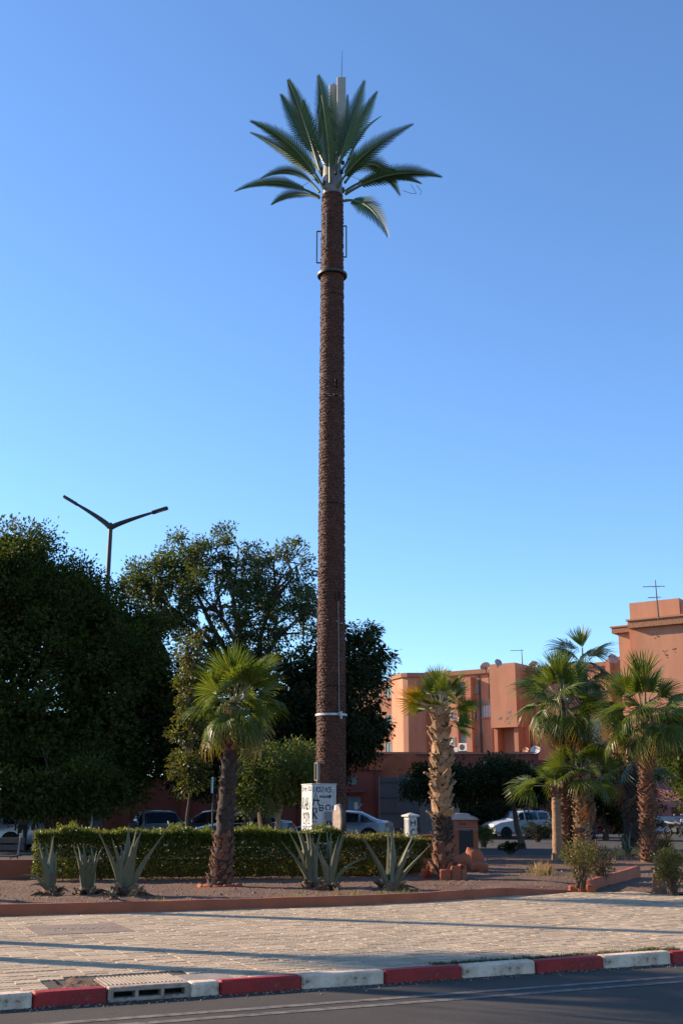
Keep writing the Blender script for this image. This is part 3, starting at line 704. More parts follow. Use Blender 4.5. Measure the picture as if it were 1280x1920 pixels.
m_ptrunk = mat('palm_trunk_fibre', (.13, .07, .04), .9, (.07, .038, .024), 5, .9, .03, bscale=14, vec=(1, 1, 3))
m_ptrunkd = mat('palm_trunk_charred', (.028, .020, .017), .9, (.06, .035, .025), 3, .9, .04, bscale=10)
m_ptrunks = mat('palm_trunk_smooth', (.33, .185, .095), .85, (.20, .10, .055), 3, .6, .02, vec=(1, 1, 6), bscale=20)
BOOT = {'tan': boot_mesh('leaf_base', m_boot), 'red': boot_mesh('leaf_base', m_bootr), 'char': boot_mesh('leaf_base', m_bootd)}
def palm(label, base, top, r0, r1, fronds, boots, m_trunk=m_ptrunk, group='fan palms', name='fan_palm', sc_=1.0, seed=1, bend=0.0):
    """fronds: list of (kind, count, elevation range, azimuth range, scale range); boots: list of (kind, t0, t1, row step, per turn, size, flare)"""
    rg = random.Random(seed); B = Vector(base); T = Vector(top) - B; H = T.length
    t = thing(name, label, 'palm tree', base, 0, group)
    def axis(f): return T * f + Vector((bend * math.sin(math.pi * f), 0, 0))
    def rad(f): return r0 + (r1 - r0) * min(1, f * 1.25) + .25 * r0 * max(0, 1 - f * 9)
    mb = MB(); n = 26; mb.tube([axis(i / n) + Vector((0, 0, -.06 if i == 0 else 0)) for i in range(n + 1)], [rad(i / n) * (1 + .06 * rg.uniform(-1, 1)) for i in range(n + 1)], 14)
    mb.build('trunk', m_trunk, t, 60)
    for (kind, f0, f1, rowstep, per, size, flare) in boots:
        z = f0; k = 0
        while z < f1:
            for j in range(per):
                a = 2 * math.pi * (j + .5 * (k % 2)) / per + rg.gauss(0, .12); zz = z + rg.gauss(0, rowstep / H * .15); r_ = rad(zz) * .97
                if rg.random() < .08: continue
                p = axis(zz) + Vector((r_ * math.cos(a), r_ * math.sin(a), 0)); s = size * rg.uniform(.75, 1.25)
                o = link(BOOT[kind], 'leaf_base', t, p, (rg.gauss(-flare, .18), rg.gauss(0, .14), a - math.pi / 2), (s * 1.25, s * rg.uniform(.7, 1.2), s * rg.uniform(.8, 1.25)))
            z += rowstep / H; k += 1
    for (kind, cnt, (e0, e1), (a0, a1), (s0, s1)) in fronds:
        for j in range(cnt):
            az = R(a0 + (a1 - a0) * (j + rg.uniform(.2, .8)) / cnt); el = R(rg.uniform(e0, e1)); me_ = rg.choice(FAN[kind])
            p = axis(1.0) + Vector((math.cos(az) * r1 * .5, math.sin(az) * r1 * .5, rg.uniform(-.22, .08) + .12 * math.sin(el)))
            o = link(me_, 'frond', t, p, (rg.gauss(0, .5), -el, az), rg.uniform(s0, s1) * sc_)
            o.rotation_mode = 'XYZ'
    return t
def gp(px, py, z=.1): return gnd(px, py, z)
# the palm on the left
pb = gp(412, 1662); pt_ = at(440, 1318, pb.y + .1)
p1 = palm('fan palm with charred trunk and orange-tipped fronds left of the mast', pb, pt_, .20, .14,
     [('up', 10, (52, 84), (0, 360), (.70, .86)), ('up', 9, (25, 52), (5, 365), (.66, .78)), ('mid', 11, (-8, 24), (20, 380), (.58, .70)), ('low', 9, (-38, -8), (0, 360), (.54, .64)), ('low', 6, (-68, -42), (25, 385), (.48, .58)), ('spike', 2, (75, 88), (0, 360), (.6, .75))],
     [('red', .02, .27, .085, 9, .115, .25), ('char', .30, .72, .14, 6, .12, .08), ('red', .74, .97, .12, 6, .14, .22)], m_ptrunkd, seed=3)
# palm with bushy boots right of the mast
pb = gp(831, 1648); pt_ = at(824, 1335, pb.y)
p2 = palm('fan palm with bulky tan leaf bases and a short upright crown by the terracotta lumps', pb, pt_, .215, .16,
     [('stiff', 7, (42, 70), (0, 360), (.55, .64)), ('stiff', 7, (10, 34), (-130, 140), (.55, .64)), ('yellow', 3, (22, 46), (165, 225), (.56, .64)), ('stiff', 4, (-16, 2), (-40, 40), (.5, .58)), ('spike', 2, (80, 88), (0, 360), (.6, .7))],
     [('red', .02, .20, .10, 8, .17, .10), ('char', .2, .36, .07, 10, .10, .30), ('tan', .36, .98, .105, 6, .19, .26)], seed=9)
# group of palms on the right
def rp(label, bpx, bpy, tpx, tpy, *a, Y=None, **k):
    base = gp(bpx, bpy); 
    if Y: base = Vector((colX(bpx, Y, .1), Y, .08))
    return palm(label, base, at(tpx, tpy, base.y + .05), *a, **k)
ALLR = (0, 360)
rp('cut-off palm trunk with smooth tan bark, leftmost of the right-hand palms', 1045, 1613, 1041, 1475, .155, .13,
   [('mid', 2, (0, 25), (170, 215), (.8, .95)), ('up', 2, (35, 60), (60, 140), (.7, .8)), ('dead', 1, (-70, -50), (20, 40), (.3, .4))], [('red', .86, 1.0, .08, 6, .13, .3)], m_ptrunks, seed=21)
rp('tall fan palm with shaggy drooping crown behind the cut-off trunk', 1063, 1596, 1050, 1312, .18, .14,
   [('up', 8, (45, 78), ALLR, (.85, 1.02)), ('mid', 11, (5, 40), ALLR, (.88, 1.05)), ('hang', 9, (-40, -5), ALLR, (.8, .95)), ('dead', 8, (-80, -58), ALLR, (.7, .9)), ('spike', 2, (78, 86), ALLR, (.9, 1.0))],
   [('red', .02, .78, .085, 8, .11, .55)], seed=23, Y=35.3)
rp('short fan palm with a low crown between the tall right-hand palms', 1091, 1594, 1090, 1448, .235, .20,
   [('up', 6, (45, 80), ALLR, (.7, .85)), ('stiff', 8, (8, 40), ALLR, (.75, .9)), ('mid', 6, (-25, 5), ALLR, (.7, .85)), ('dead', 2, (-60, -45), (-60, 0), (.7, .8)), ('spike', 1, (80, 86), ALLR, (.9, 1))],
   [('tan', .03, .97, .085, 9, .13, .5)], seed=31, Y=35)
rp('large fan palm with spiky stubs and wide hanging fronds at the right edge', 1216, 1617, 1208, 1335, .20, .165,
   [('up', 9, (40, 78), ALLR, (.85, 1.0)), ('mid', 11, (8, 38), ALLR, (.92, 1.12)), ('mid', 8, (-22, 5), ALLR, (.9, 1.05)), ('hang', 7, (-50, -22), ALLR, (.7, .85)), ('spike', 2, (78, 86), ALLR, (1.0, 1.2))],
   [('red', .02, .80, .08, 8, .12, .55), ('tan', .8, 1.0, .1, 6, .15, .4)], seed=41)
rp('tall dark fan palm rising behind the right-hand group against the sky', 1106, 1590, 1092, 1252, .22, .17,
   [('dark', 5, (35, 78), ALLR, (.9, 1.1)), ('dark', 7, (-10, 30), ALLR, (.9, 1.1)), ('dark', 7, (-50, -15), ALLR, (.85, 1.0)), ('spike', 2, (78, 86), ALLR, (1.0, 1.2))],
   [('char', .05, .9, .2, 6, .12, .3)], m_ptrunkd, seed=51, Y=45)
rp('dead-skirted dark palm trunk standing left of the right-edge palm', 1187, 1590, 1187, 1430, .36, .30,
   [('dead', 14, (-85, -60), ALLR, (.8, 1.0)), ('dark', 6, (-30, 10), ALLR, (.8, .95))], [('char', .05, .9, .12, 7, .16, .25)], m_ptrunkd, seed=57, Y=42)
# palms of the same row beyond the left edge of the picture: their shadows lie on the pavement and the road
def pq(p, q): return Vector((.94 * p + .342 * q, -.342 * p + .94 * q, .08))
for k, (p_, q_, h_, s_) in enumerate(((-16.6, 10.9, 9.0, 1.7), (-22.4, 16.26, 12.2, 1.6), (-15.2, 12.2, 5.7, .8))):
    bs = pq(p_, q_)
    palm(('tall fan palm left of the picture edge, its crown shading the road', 'tallest fan palm left of the picture edge, its trunk shadow crossing the pavers', 'shorter fan palm left of the picture edge, shading the kerb')[k], bs, bs + Vector((0, 0, h_)), .2, .15,
         [('up', 9, (40, 80), ALLR, (1, 1.1)), ('mid', 12, (0, 35), ALLR, (1, 1.1)), ('hang', 12, (-45, -5), ALLR, (1, 1.1)), ('low', 8, (-75, -45), ALLR, (.8, .9))], [], seed=60 + k, sc_=s_)

# terracotta collars at palm feet
for pl_, rr, lab in ((p1, .40, 'dark red rendered ring round the foot of the charred palm'), (p2, .46, 'terracotta ring round the foot of the bushy-based palm')):
    c = pl_.location; t = thing('tree_ring', lab, 'tree ring', (c.x, c.y, .06))
    for k in range(12):
        if pl_ is p2 and k in (6, 7, 8): continue
        a = 2 * math.pi * k / 12; mb = MB(); w = 2 * rr * math.tan(math.pi / 12) * .97
        hh = (.12 if pl_ is p1 else .34) * random.uniform(.75, 1.1)
        mb.box((0, 0, 0), (w, .09, hh), bev=.025, M=Matrix.Translation((rr * math.cos(a), rr * math.sin(a), hh / 2 - .02)) @ Matrix.Rotation(a + math.pi / 2, 4, 'Z'))
        mb.build('block', m_terra, t, 40)
# terracotta lumps and curb beside the bushy palm
m_lump = m_terra
for k, (px, py, w, d_, h_, lab) in enumerate(((866, 1632, .62, .45, .38, 'rounded terracotta lump nearest the bushy-based palm'), (888, 1622, .5, .4, .42, 'pale-topped terracotta lump right of the first one'), (900, 1634, .40, .5, .22, 'low dark terracotta lump at the right end of the row'))):
    p = gp(px, py); mb = MB(); mb.lathe([(.30, -.05), (.47, 0), (.50, .4), (.46, .8), (.33, .97), (.05, 1.0)], 18)
    mb.v = [(x * w * (1 + .35 * noise.noise(Vector((x * 2, y * 2, z + k)))), y * d_ * (1 + .35 * noise.noise(Vector((x * 2, y * 2, z + 5 + k)))), z * h_ * (1 + .4 * noise.noise(Vector((x * 3, y * 3, k))))) for x, y, z in mb.v]
    tag(mb.build('terracotta_lump', m_lump, None, 70, p), lab, 'rubble', 'terracotta lumps')
p = gp(832, 1640); mb = MB(); mb.tube([(p.x - .16, p.y - .42, .1), (p.x - .10, p.y - .45, .38), (p.x + .04, p.y - .46, .50), (p.x + .2, p.y - .44, .56)], .02, 6)
tag(mb.build('garden_hose', mat('pale_hose', (.4, .36, .32), .6), None, 60), 'pale hose loop against the foot of the bushy-based palm', 'hose')

# ---------------------------------------------------------------- agaves
m_agave = mat('agave_leaf', (.12, .118, .066), .55, (.078, .08, .044), 5, lo=.35, hi=.75, vec=(1, 1, .6))
m_agedge = mat('agave_margin', (.33, .34, .22), .55, (.38, .34, .2), 5)
m_agbase = mat('agave_stump', (.21, .11, .055), .85, (.10, .05, .03), 8, .5, .02)
def agave_leaf(base, tip, W, sag, rg, fold=None):
    B, T = Vector(base), Vector(tip); D = T - B; L = D.length
    out = Vector((D.x, D.y, 0)); out = out.normalized() if out.length > .03 else Vector((rg.uniform(-1, 1), rg.uniform(-1, -.2), 0)).normalized()
    C_ = B + D * .45 + Vector((0, 0, sag * L)) - out * (.10 * L)
    n = 12; rows = []
    for i in range(n + 1):
        t_ = i / n; p = B * (1 - t_) ** 2 + C_ * 2 * t_ * (1 - t_) + T * t_ * t_
        tg = ((C_ - B) * (1 - t_) + (T - C_) * t_).normalized(); s = tg.cross(out); s = s.normalized() if s.length > .05 else Vector((1, 0, 0))
        nn = s.cross(tg).normalized()
        if nn.dot(Vector((0, 0, 1)) - out * .5) < 0: nn = -nn
        w = W * (.75 + .45 * math.sin(math.pi * min(1, t_ * 1.35)) ) * (1 - t_ ** 2.2) * (1 if t_ < .97 else .4); th = .030 * (1 - t_) + .004
        rows.append([p + s * (-w) + nn * w * .55, p + s * (-w * .90) + nn * w * .44, p - nn * 0 + s * (-w * .4) + nn * w * .08, p + s * (w * .4) + nn * w * .08, p + s * (w * .90) + nn * w * .44, p + s * w + nn * w * .55, p + s * w * .5 - nn * th, p - s * w * .5 - nn * th])
    vs = [v for r in rows for v in r]; mb = MB(); fa, fb = [], []
    for i in range(n):
        for j in range(8):
            f = (i * 8 + j, i * 8 + (j + 1) % 8, (i + 1) * 8 + (j + 1) % 8, (i + 1) * 8 + j); (fb if j in (0, 4) else fa).append(f)
    mb.add(vs, fa, 0); o = 0
    mb.f += fb; mb.m += [1] * len(fb); return mb
def agave(label, bpx, bpy, tips, W=.075, seed=0, stump=.16, Y=None):
    rg = random.Random(seed); base = gp(bpx, bpy + 6)
    t = thing('agave', label, 'agave', (base.x, base.y, .06), 0, 'agaves')
    mb = MB(); mb.lathe([(stump * 1.05, -.02), (stump * 1.1, .06), (stump * .8, .16), (stump * .35, .22)], 12); mb.build('stump', m_agbase, t)
    for k in range(22):
        a = rg.uniform(0, 6.28); s = stump * rg.uniform(.5, .9); o = link(BOOT['tan' if k % 3 else 'char'], 'leaf_base', t, (math.cos(a) * stump * .9, math.sin(a) * stump * .9, rg.uniform(-.02, .12)), (rg.uniform(-.8, -.25), rg.gauss(0, .25), a - math.pi / 2), s)
    for k in range(4):
        a = rg.uniform(0, 6.28); L_ = rg.uniform(.25, .5) * (1 if stump > .08 else .3); mb = agave_leaf((math.cos(a) * stump * .6, math.sin(a) * stump * .6, .08), (math.cos(a) * (stump + L_), math.sin(a) * (stump + L_), rg.uniform(-.02, .06)), W * .55, rg.uniform(.1, .3), rg); tag(mb.build('leaf', [m_agbase, m_agbase], t, 45), 'dry brown fallen leaf')
    for (tx, ty, dy, *ex) in tips:
        q = at(tx, ty, base.y + dy) - t.location; d = Vector((q.x, q.y, 0)); d = d.normalized() * stump * .45 if d.length > .02 else Vector()
        w = .86 * W * (ex[1] if len(ex) > 1 else 1); mb = agave_leaf((d.x, d.y, .12), q, w, ex[0] if ex else .03, rg); mb.build('leaf', [m_agave, m_agedge], t, 45)
def z4(x, y): return x / 3.879, 1540 + y / 3.879
def z5(x, y): return 500 + x / 4.0, 1520 + y / 4.0
def tips(fn, L): return [(*fn(a, b_), *r) for (a, b_, *r) in L]
agave('ragged agave at the left end of the hedge, two leaves bent down', 95, 1672, tips(z4, [(270, 115, -.2, -.02), (262, 190, -.45), (375, 100, .2), (392, 102, .0), (105, 402, .1, .38, .6), (205, 476, -.5, .30, .6), (445, 360, -.3, .55, .7), (415, 200, .35), (330, 150, .4)]), .085, 1)
agave('compact upright agave, second from the left', 162, 1671, tips(z4, [(530, 170, -.2), (565, 165, .1), (607, 163, .25), (662, 175, .0), (708, 205, .25), (743, 190, .15), (728, 255, -.35), (600, 230, -.4), (655, 240, -.42), (560, 240, -.4)]), .082, 2)
agave('largest agave with tall leaves in front of the parked grey car', 236, 1673, tips(z4, [(693, 30, -.2, -.05), (815, 120, -.3, -.02), (938, 22, .3), (1000, 40, .1, .03), (1050, 5, .0, .03), (1220, 55, -.15, -.02, .9), (968, 150, -.4), (1005, 110, -.45, .03, 1.15), (880, 170, .5)]), .098, 3, .22)
for dx in (-14, -20, -8): pass
agave('small agave pup beside the largest agave', 212, 1682, [(198, 1668, -.05), (204, 1660, .05), (212, 1664, -.1), (206, 1672, -.15), (220, 1668, .1)], .022, 4, .05)
agave('broad blue-green agave left of the cabinet foot', 586, 1657, tips(z5, [(135, 105, .0, .0), (102, 225, -.3, .0, .8), (212, 108, .2), (245, 140, -.1), (283, 108, .1), (318, 150, -.1), (412, 118, -.1), (345, 175, -.4), (270, 190, -.45), (330, 200, .4)]), .088, 5)
agave('agave with crossed and bent leaves in front of the oval sign', 620, 1661, tips(z5, [(330, 198, -.1, -.03), (392, 282, -.3), (445, 135, .2), (478, 148, .0), (545, 170, .1), (597, 150, .0), (582, 132, -.2, -.04, .8), (697, 432, -.2, .42, .7), (750, 350, .4, .2, .7), (520, 240, -.4)]), .078, 6)
agave('spreading agave with pale stump right of the mast', 733, 1662, tips(z5, [(678, 140, -.1, -.06), (745, 225, -.2, -.05), (900, 88, .05), (935, 83, -.1), (955, 120, .1), (1135, 108, .2, -.05), (1125, 200, -.25, -.04), (1256, 225, .1, -.06, .9)]), .075, 7, .2)
agave('thin sunlit agave beside the right-edge palm', 1178, 1601, [(1155, 1560, -.1, -.02), (1161, 1562, .2), (1173, 1563, .1), (1182, 1554, 0, .02), (1185, 1590, -.3, .3), (1170, 1592, -.4, .25)], .06, 8, .1)

# ---------------------------------------------------------------- hedges
def hedge(label, pts, h, d, n, m, L, W, seed, red=.0):
    """clipped hedge along ground points: dense top, thinner front, bare stems below"""
    P = [Vector((x, y, 0)) for x, y in pts]; seg = [(a, c_, (c_ - a).length) for a, c_ in zip(P, P[1:])]; tot = sum(s[2] for s in seg)
    t = thing('hedge', label, 'hedge', (P[0].x, P[0].y, .08)); pos = np.zeros((n, 3)); dirs = np.zeros((n, 3)); o = np.array(t.location)
    rg = random.Random(seed)
    for k in range(n):
        u = rg.random() * tot
        for a, c_, l in seg:
            if u <= l: break
            u -= l
        p = a.lerp(c_, u / l); tg = (c_ - a).normalized(); nn = Vector((tg.y, -tg.x, 0))
        q = rg.random(); nz = .10 * noise.noise(Vector((p.x * 1.3, p.y * 1.3, seed))) + .05 * noise.noise(Vector((p.x * 4, p.y * 4, seed)))
        if q < .42: z = h + nz + abs(rg.gauss(0, .035)) * (2.3 if noise.noise(Vector((p.x * 6, p.y * 6, seed + 9))) > .28 else 1) - abs(rg.gauss(0, .10)); w = rg.uniform(-.02, d + .02); dr = Vector((rg.gauss(0, .6), rg.gauss(0, .6), 1))
        elif q < .9: z = h * (1 - rg.random() ** 1.25 * .93); w = -.0 + abs(rg.gauss(0, .12)) + .6 * nz + .05 * noise.noise(Vector((p.x * 3, z * 4, seed + 4))); dr = nn * rg.uniform(.3, 1.3) + Vector((rg.gauss(0, .6), rg.gauss(0, .6), rg.uniform(-.2, .9)))
        else: z = h * rg.uniform(.2, 1); w = d - abs(rg.gauss(0, .08)); dr = -nn + Vector((rg.gauss(0, .6), rg.gauss(0, .6), .4))
        c = p - nn * w
        pos[k] = (c.x, c.y, z + .08); dirs[k] = dr
    leaves('foliage', pos - o, dirs, L, W, m, t)
    mb = MB()
    for k in range(int(tot * 16)):
        u = rg.random() * tot
        for a, c_, l in seg:
            if u <= l: break
            u -= l
        p = a.lerp(c_, u / l); tg = (c_ - a).normalized(); nn = Vector((-tg.y, tg.x, 0)); p = p + nn * rg.uniform(.08, d - .1) - Vector(o)
        e = p + tg * rg.gauss(0, .18) + nn * rg.gauss(0, .12) + Vector((0, 0, h * rg.uniform(.7, .95))); mb.tube([p, p.lerp(e, .5) + Vector((rg.gauss(0, .04), rg.gauss(0, .04), 0)), e], [.012, .009, .004], 4)
    mb.build('stems', mat('twig', (.13, .075, .045), .9, (.09, .055, .04), 6), t)
    return t
m_hedge = leafmat('hedge_leaf', (.06, .085, .013), (.10, .12, .018), (.16, .16, .025), .40, .45)
m_hedge2 = leafmat('hedge_leaf_rusty', (.08, .09, .016), (.13, .13, .022), (.17, .10, .03), .40, .5)
hx0 = gnd(62, 1652, .1); hx1 = gnd(595, 1641, .1)
hedge('long clipped green hedge behind the agaves left of the mast', [(hx0.x, 24.6), (-2.8, 25.2), (.02, 25.95)], .98, .85, 68000, m_hedge, .058, .034, 1)
hedge('lower rusty green hedge between the mast and the bushy-based palm', [(.06, 26.15), (1.2, 26.6), (2.25, 27.3)], .80, .8, 20000, m_hedge2, .055, .03, 2)

# ---------------------------------------------------------------- broadleaf trees, shrubs
m_brbark = mat('grey_brown_bark', (.10, .07, .05), .9, (.06, .042, .032), 5, .8, .03, bscale=12)
m_palebark = mat('pale_bark', (.30, .21, .14), .9, (.2, .14, .09), 5, .6, .02)
def broadleaf(name, label, cat, base, blobs, nclump, nleaf, csize, L, W, m, bark=m_brbark, trunk=None, twig=.012, group=None, seed=0, inner=.15, droop=.3, branch=True, core=None):
    """blobs: (centre, radii) relative to the base; clumps sit on the blob surfaces, each joined by a branch"""
    rg = random.Random(seed); t = thing(name, label, cat, base, 0, group)
    vol = np.array([r[0] * r[1] + r[1] * r[2] + r[0] * r[2] for _, r in blobs]); vol = vol / vol.sum(); cl = []
    for k in range(nclump):
        bi = rg.choices(range(len(blobs)), vol)[0]; c, r = blobs[bi]
        v = Vector((rg.gauss(0, 1), rg.gauss(0, 1), rg.gauss(0, 1))).normalized(); f = (1 - inner * rg.random() ** 1.5) if rg.random() > .22 else rg.uniform(.3, .9)
        p = Vector((c[0] + v.x * r[0] * f, c[1] + v.y * r[1] * f, c[2] + v.z * r[2] * f)); cl.append((p, v, Vector(c), csize * rg.uniform(.6, 1.45)))
    per = nleaf // nclump; P = []; A = []
    for p, v, c, s in cl:
        g = np.clip(RNG.normal(0, 1, (per, 3)), -1.7, 1.7) * np.array([s, s, s * .75]) * .55; P.append(np.array(p) + g)
        A.append(g * .9 / s + np.array(v) * .7 + RNG.normal(0, .5, (per, 3)) + np.array([0, 0, -droop]))
    P = np.concatenate(P); A = np.concatenate(A)
    leaves('crown', P, A, L, W, m, t)
    if core:
        cb = np.concatenate([unit(RNG.normal(0, 1, (int(core[0] / len(blobs)), 3))) * np.array(r) * (RNG.uniform(.55, .86, (int(core[0] / len(blobs)), 1))) + np.array(c) for c, r in blobs])
        leaves('inner_crown', cb, RNG.normal(0, 1, cb.shape) + np.array([0, 0, -.4]), core[1], core[2], m, t)
    if trunk:
        h, r0, lean = trunk; mb = MB(); top = Vector((lean[0], lean[1], h)); n = 8
        mb.tube([top * (i / n) + Vector((.04 * math.sin(i * 1.3) * h / 3 * (0 < i), .03 * math.cos(i * 2.1) * (0 < i), 0)) for i in range(n + 1)], [r0 * (1.35 - .35 * min(1, i / 2) - .35 * i / n) for i in range(n + 1)], 10)
        mb.build('trunk', bark, t, 60)
        if branch:
            mb = MB()
            for c, r in blobs:
                q = Vector(c); st = top * .92; mb.tube([st, st.lerp(q, .5) + Vector((rg.gauss(0, .15), rg.gauss(0, .15), .15)), q + Vector((0, 0, -r[2] * .2))], [r0 * .55, r0 * .38, r0 * .22], 7)
            hubs = []
            for c, r in blobs:
                c = Vector(c); root = c + Vector((0, 0, -r[2] * .2))
                for k in range(6):
                    d = Vector((rg.gauss(0, 1), rg.gauss(0, 1), rg.gauss(.35, .8))).normalized(); hb = c + Vector((d.x * r[0], d.y * r[1], d.z * r[2])) * rg.uniform(.4, .6); hubs.append(hb)
                    mb.tube([root.lerp(top, rg.uniform(0, .25)), root.lerp(hb, .5) + Vector((rg.gauss(0, .15), rg.gauss(0, .15), -.1)), hb], [twig * 4, twig * 3, twig * 2], 5, caps=False)
            for p, v, c, s in cl:
                st = min(hubs, key=lambda q: (q - p).length_squared + rg.random() * .5); dv = p - st
                md = st.lerp(p, .5) + Vector((rg.gauss(0, .12), rg.gauss(0, .12), rg.gauss(0, .1))) * dv.length * .5
                mb.tube([st, md, p, p + v * s * .5], [twig * 2, twig * 1.4, twig, twig * .4], 4, caps=False)
            mb.build('branches', bark, t)
    elif branch:
        mb = MB()
        for p, v, c, s in cl:
            st = Vector((rg.gauss(0, .05), rg.gauss(0, .05), -.02)); md = st.lerp(p, .5) + Vector((rg.gauss(0, .04), rg.gauss(0, .04), .05)); mb.tube([st, md, p + v * s * .3], [twig * 1.5, twig, twig * .5], 4, caps=False)
        mb.build('stems', bark, t)
    return t
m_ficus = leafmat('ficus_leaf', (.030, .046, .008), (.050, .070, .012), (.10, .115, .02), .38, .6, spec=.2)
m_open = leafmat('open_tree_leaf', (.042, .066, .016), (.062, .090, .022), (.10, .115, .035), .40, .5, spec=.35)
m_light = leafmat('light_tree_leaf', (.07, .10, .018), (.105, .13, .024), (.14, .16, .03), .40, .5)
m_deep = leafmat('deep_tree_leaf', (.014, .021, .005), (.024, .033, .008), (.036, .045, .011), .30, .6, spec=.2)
# big round ficus on the left
FY = 46.5; fc = at(-45, 1290, FY); fb = Vector((fc.x, FY, .03)); k_ = FY / F * 1.0
def rel(px, py, Y, bs): return tuple(at(px, py, Y) - bs)
broadleaf('ficus_tree', 'huge dense dark ficus filling the left edge behind the hedge', 'tree', fb,
    [(rel(50, 1310, FY, fb), (6.5, 3.3, 5.4)), (rel(10, 1115, FY, fb), (2.7, 2.6, 3.0)), (rel(125, 1140, FY, fb), (1.9, 2.2, 1.7)), (rel(-110, 1270, FY, fb), (5.0, 3.0, 5.5)), (rel(215, 1260, FY, fb), (2.6, 2.4, 3.0)), (rel(120, 1420, FY - .3, fb), (4.0, 2.8, 2.0)),
     (rel(40, 1492, 41.9, fb), (3.1, .7, .73)), (rel(150, 1476, 41.9, fb), (2.0, .7, .8)), (rel(-40, 1490, 41.9, fb), (2.3, .7, .73))],
    850, 140000, .66, .165, .085, m_ficus, trunk=(2.4, .30, (0, 0)), twig=.012, seed=5, inner=.12, core=(85000, .30, .18))
# tall open tree behind the mast
OY = 49.0; ob = Vector((colX(500, OY, 3), OY, .03))
broadleaf('open_crowned_tree', 'tall loose-crowned tree with sky showing through left of the mast', 'tree', ob,
    [(rel(400, 1110, OY, ob), (2.9, 2.8, 2.6)), (rel(300, 1120, OY, ob), (1.9, 2.0, 1.9)), (rel(345, 1050, OY, ob), (1.3, 1.5, 1.3)), (rel(430, 1050, OY, ob), (1.5, 1.6, 1.5)), (rel(520, 1080, OY, ob), (1.9, 2.0, 1.8)), (rel(530, 1160, OY, ob), (2.4, 2.6, 2.0)), (rel(270, 1090, OY, ob), (1.1, 1.2, .9))],
    340, 36000, .36, .16, .075, m_open, trunk=(6.8, .28, (-.8, 0)), twig=.016, seed=8, inner=.35)
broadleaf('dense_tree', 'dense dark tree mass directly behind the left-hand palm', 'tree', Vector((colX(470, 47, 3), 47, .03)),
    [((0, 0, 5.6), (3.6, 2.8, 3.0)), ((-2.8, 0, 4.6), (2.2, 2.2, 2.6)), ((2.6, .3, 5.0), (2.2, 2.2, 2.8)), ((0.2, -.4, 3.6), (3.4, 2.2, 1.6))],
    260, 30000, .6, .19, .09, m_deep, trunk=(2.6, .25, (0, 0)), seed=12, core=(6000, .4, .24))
RYt = 46.0; rb = Vector((colX(628, RYt, 3), RYt, .03))
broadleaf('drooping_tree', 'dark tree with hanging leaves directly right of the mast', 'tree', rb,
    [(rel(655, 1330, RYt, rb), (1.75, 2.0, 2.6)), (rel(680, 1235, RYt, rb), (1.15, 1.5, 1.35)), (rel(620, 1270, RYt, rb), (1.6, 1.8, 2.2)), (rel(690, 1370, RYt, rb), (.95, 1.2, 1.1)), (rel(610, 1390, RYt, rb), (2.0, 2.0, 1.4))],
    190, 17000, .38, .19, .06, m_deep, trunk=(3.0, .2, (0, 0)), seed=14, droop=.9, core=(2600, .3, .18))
# small lit tree behind the hedge
SY = 36.0; sb_ = Vector((colX(514, SY, .5), SY, .03))
broadleaf('small_round_tree', 'small round yellow-green tree with pale trunk left of the cabinet', 'tree', sb_,
    [(rel(540, 1440, SY, sb_), (1.05, 1.1, .95)), (rel(478, 1450, SY, sb_), (.85, .9, .95)), (rel(520, 1475, SY, sb_), (1.3, 1.1, .75)), (rel(565, 1455, SY, sb_), (.8, .9, .9)), (rel(460, 1480, SY, sb_), (.6, .7, .6))],
    150, 17000, .30, .085, .045, m_light, bark=m_palebark, trunk=(1.35, .13, (.12, 0)), twig=.007, seed=16, core=(2500, .16, .1))
# leafy clump lit beside the ficus
SY2 = 36.5; cb_ = Vector((colX(354, SY2, 2), SY2, .03))
broadleaf('tall_shrub', 'tall shrub with yellow sunlit leaves between the ficus and the charred palm', 'shrub', cb_,
    [(rel(358, 1225, SY2, cb_), (.32, .5, .7)), (rel(354, 1300, SY2, cb_), (.36, .5, .9)), (rel(352, 1380, SY2, cb_), (.42, .5, .9)), (rel(352, 1450, SY2, cb_), (.45, .5, .7))],
    80, 6500, .26, .12, .06, leafmat('sunlit_leaf', (.045, .06, .010), (.07, .08, .013), (.13, .10, .02), .40, .5), trunk=(2.6, .06, (0, 0)), seed=18)
# dark trees on the right
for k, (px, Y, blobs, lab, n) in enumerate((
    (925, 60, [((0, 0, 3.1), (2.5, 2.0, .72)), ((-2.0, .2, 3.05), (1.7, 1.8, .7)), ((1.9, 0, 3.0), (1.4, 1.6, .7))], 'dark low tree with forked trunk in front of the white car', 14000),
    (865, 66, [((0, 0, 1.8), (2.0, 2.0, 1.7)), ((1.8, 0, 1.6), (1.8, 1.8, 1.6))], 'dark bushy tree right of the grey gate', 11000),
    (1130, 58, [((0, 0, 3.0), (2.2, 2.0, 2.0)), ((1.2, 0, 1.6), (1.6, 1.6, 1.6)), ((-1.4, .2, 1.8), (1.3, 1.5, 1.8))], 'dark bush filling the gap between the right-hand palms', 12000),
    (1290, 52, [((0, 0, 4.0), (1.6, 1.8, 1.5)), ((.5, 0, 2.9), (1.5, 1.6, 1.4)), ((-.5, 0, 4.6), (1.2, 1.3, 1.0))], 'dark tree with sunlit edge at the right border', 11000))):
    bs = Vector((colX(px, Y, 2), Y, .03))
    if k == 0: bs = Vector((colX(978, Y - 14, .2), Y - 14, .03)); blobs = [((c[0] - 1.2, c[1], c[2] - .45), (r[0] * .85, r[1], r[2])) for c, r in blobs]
    broadleaf('dark_tree', lab, 'tree', bs, blobs, 130, n, .42, .15, .07, m_deep if k < 3 else m_ficus, trunk=(1.9, .13, (-.35 if k == 0 else 0, 0)), twig=.014, seed=30 + k, core=(2600, .3, .18), bark=m_brbark)
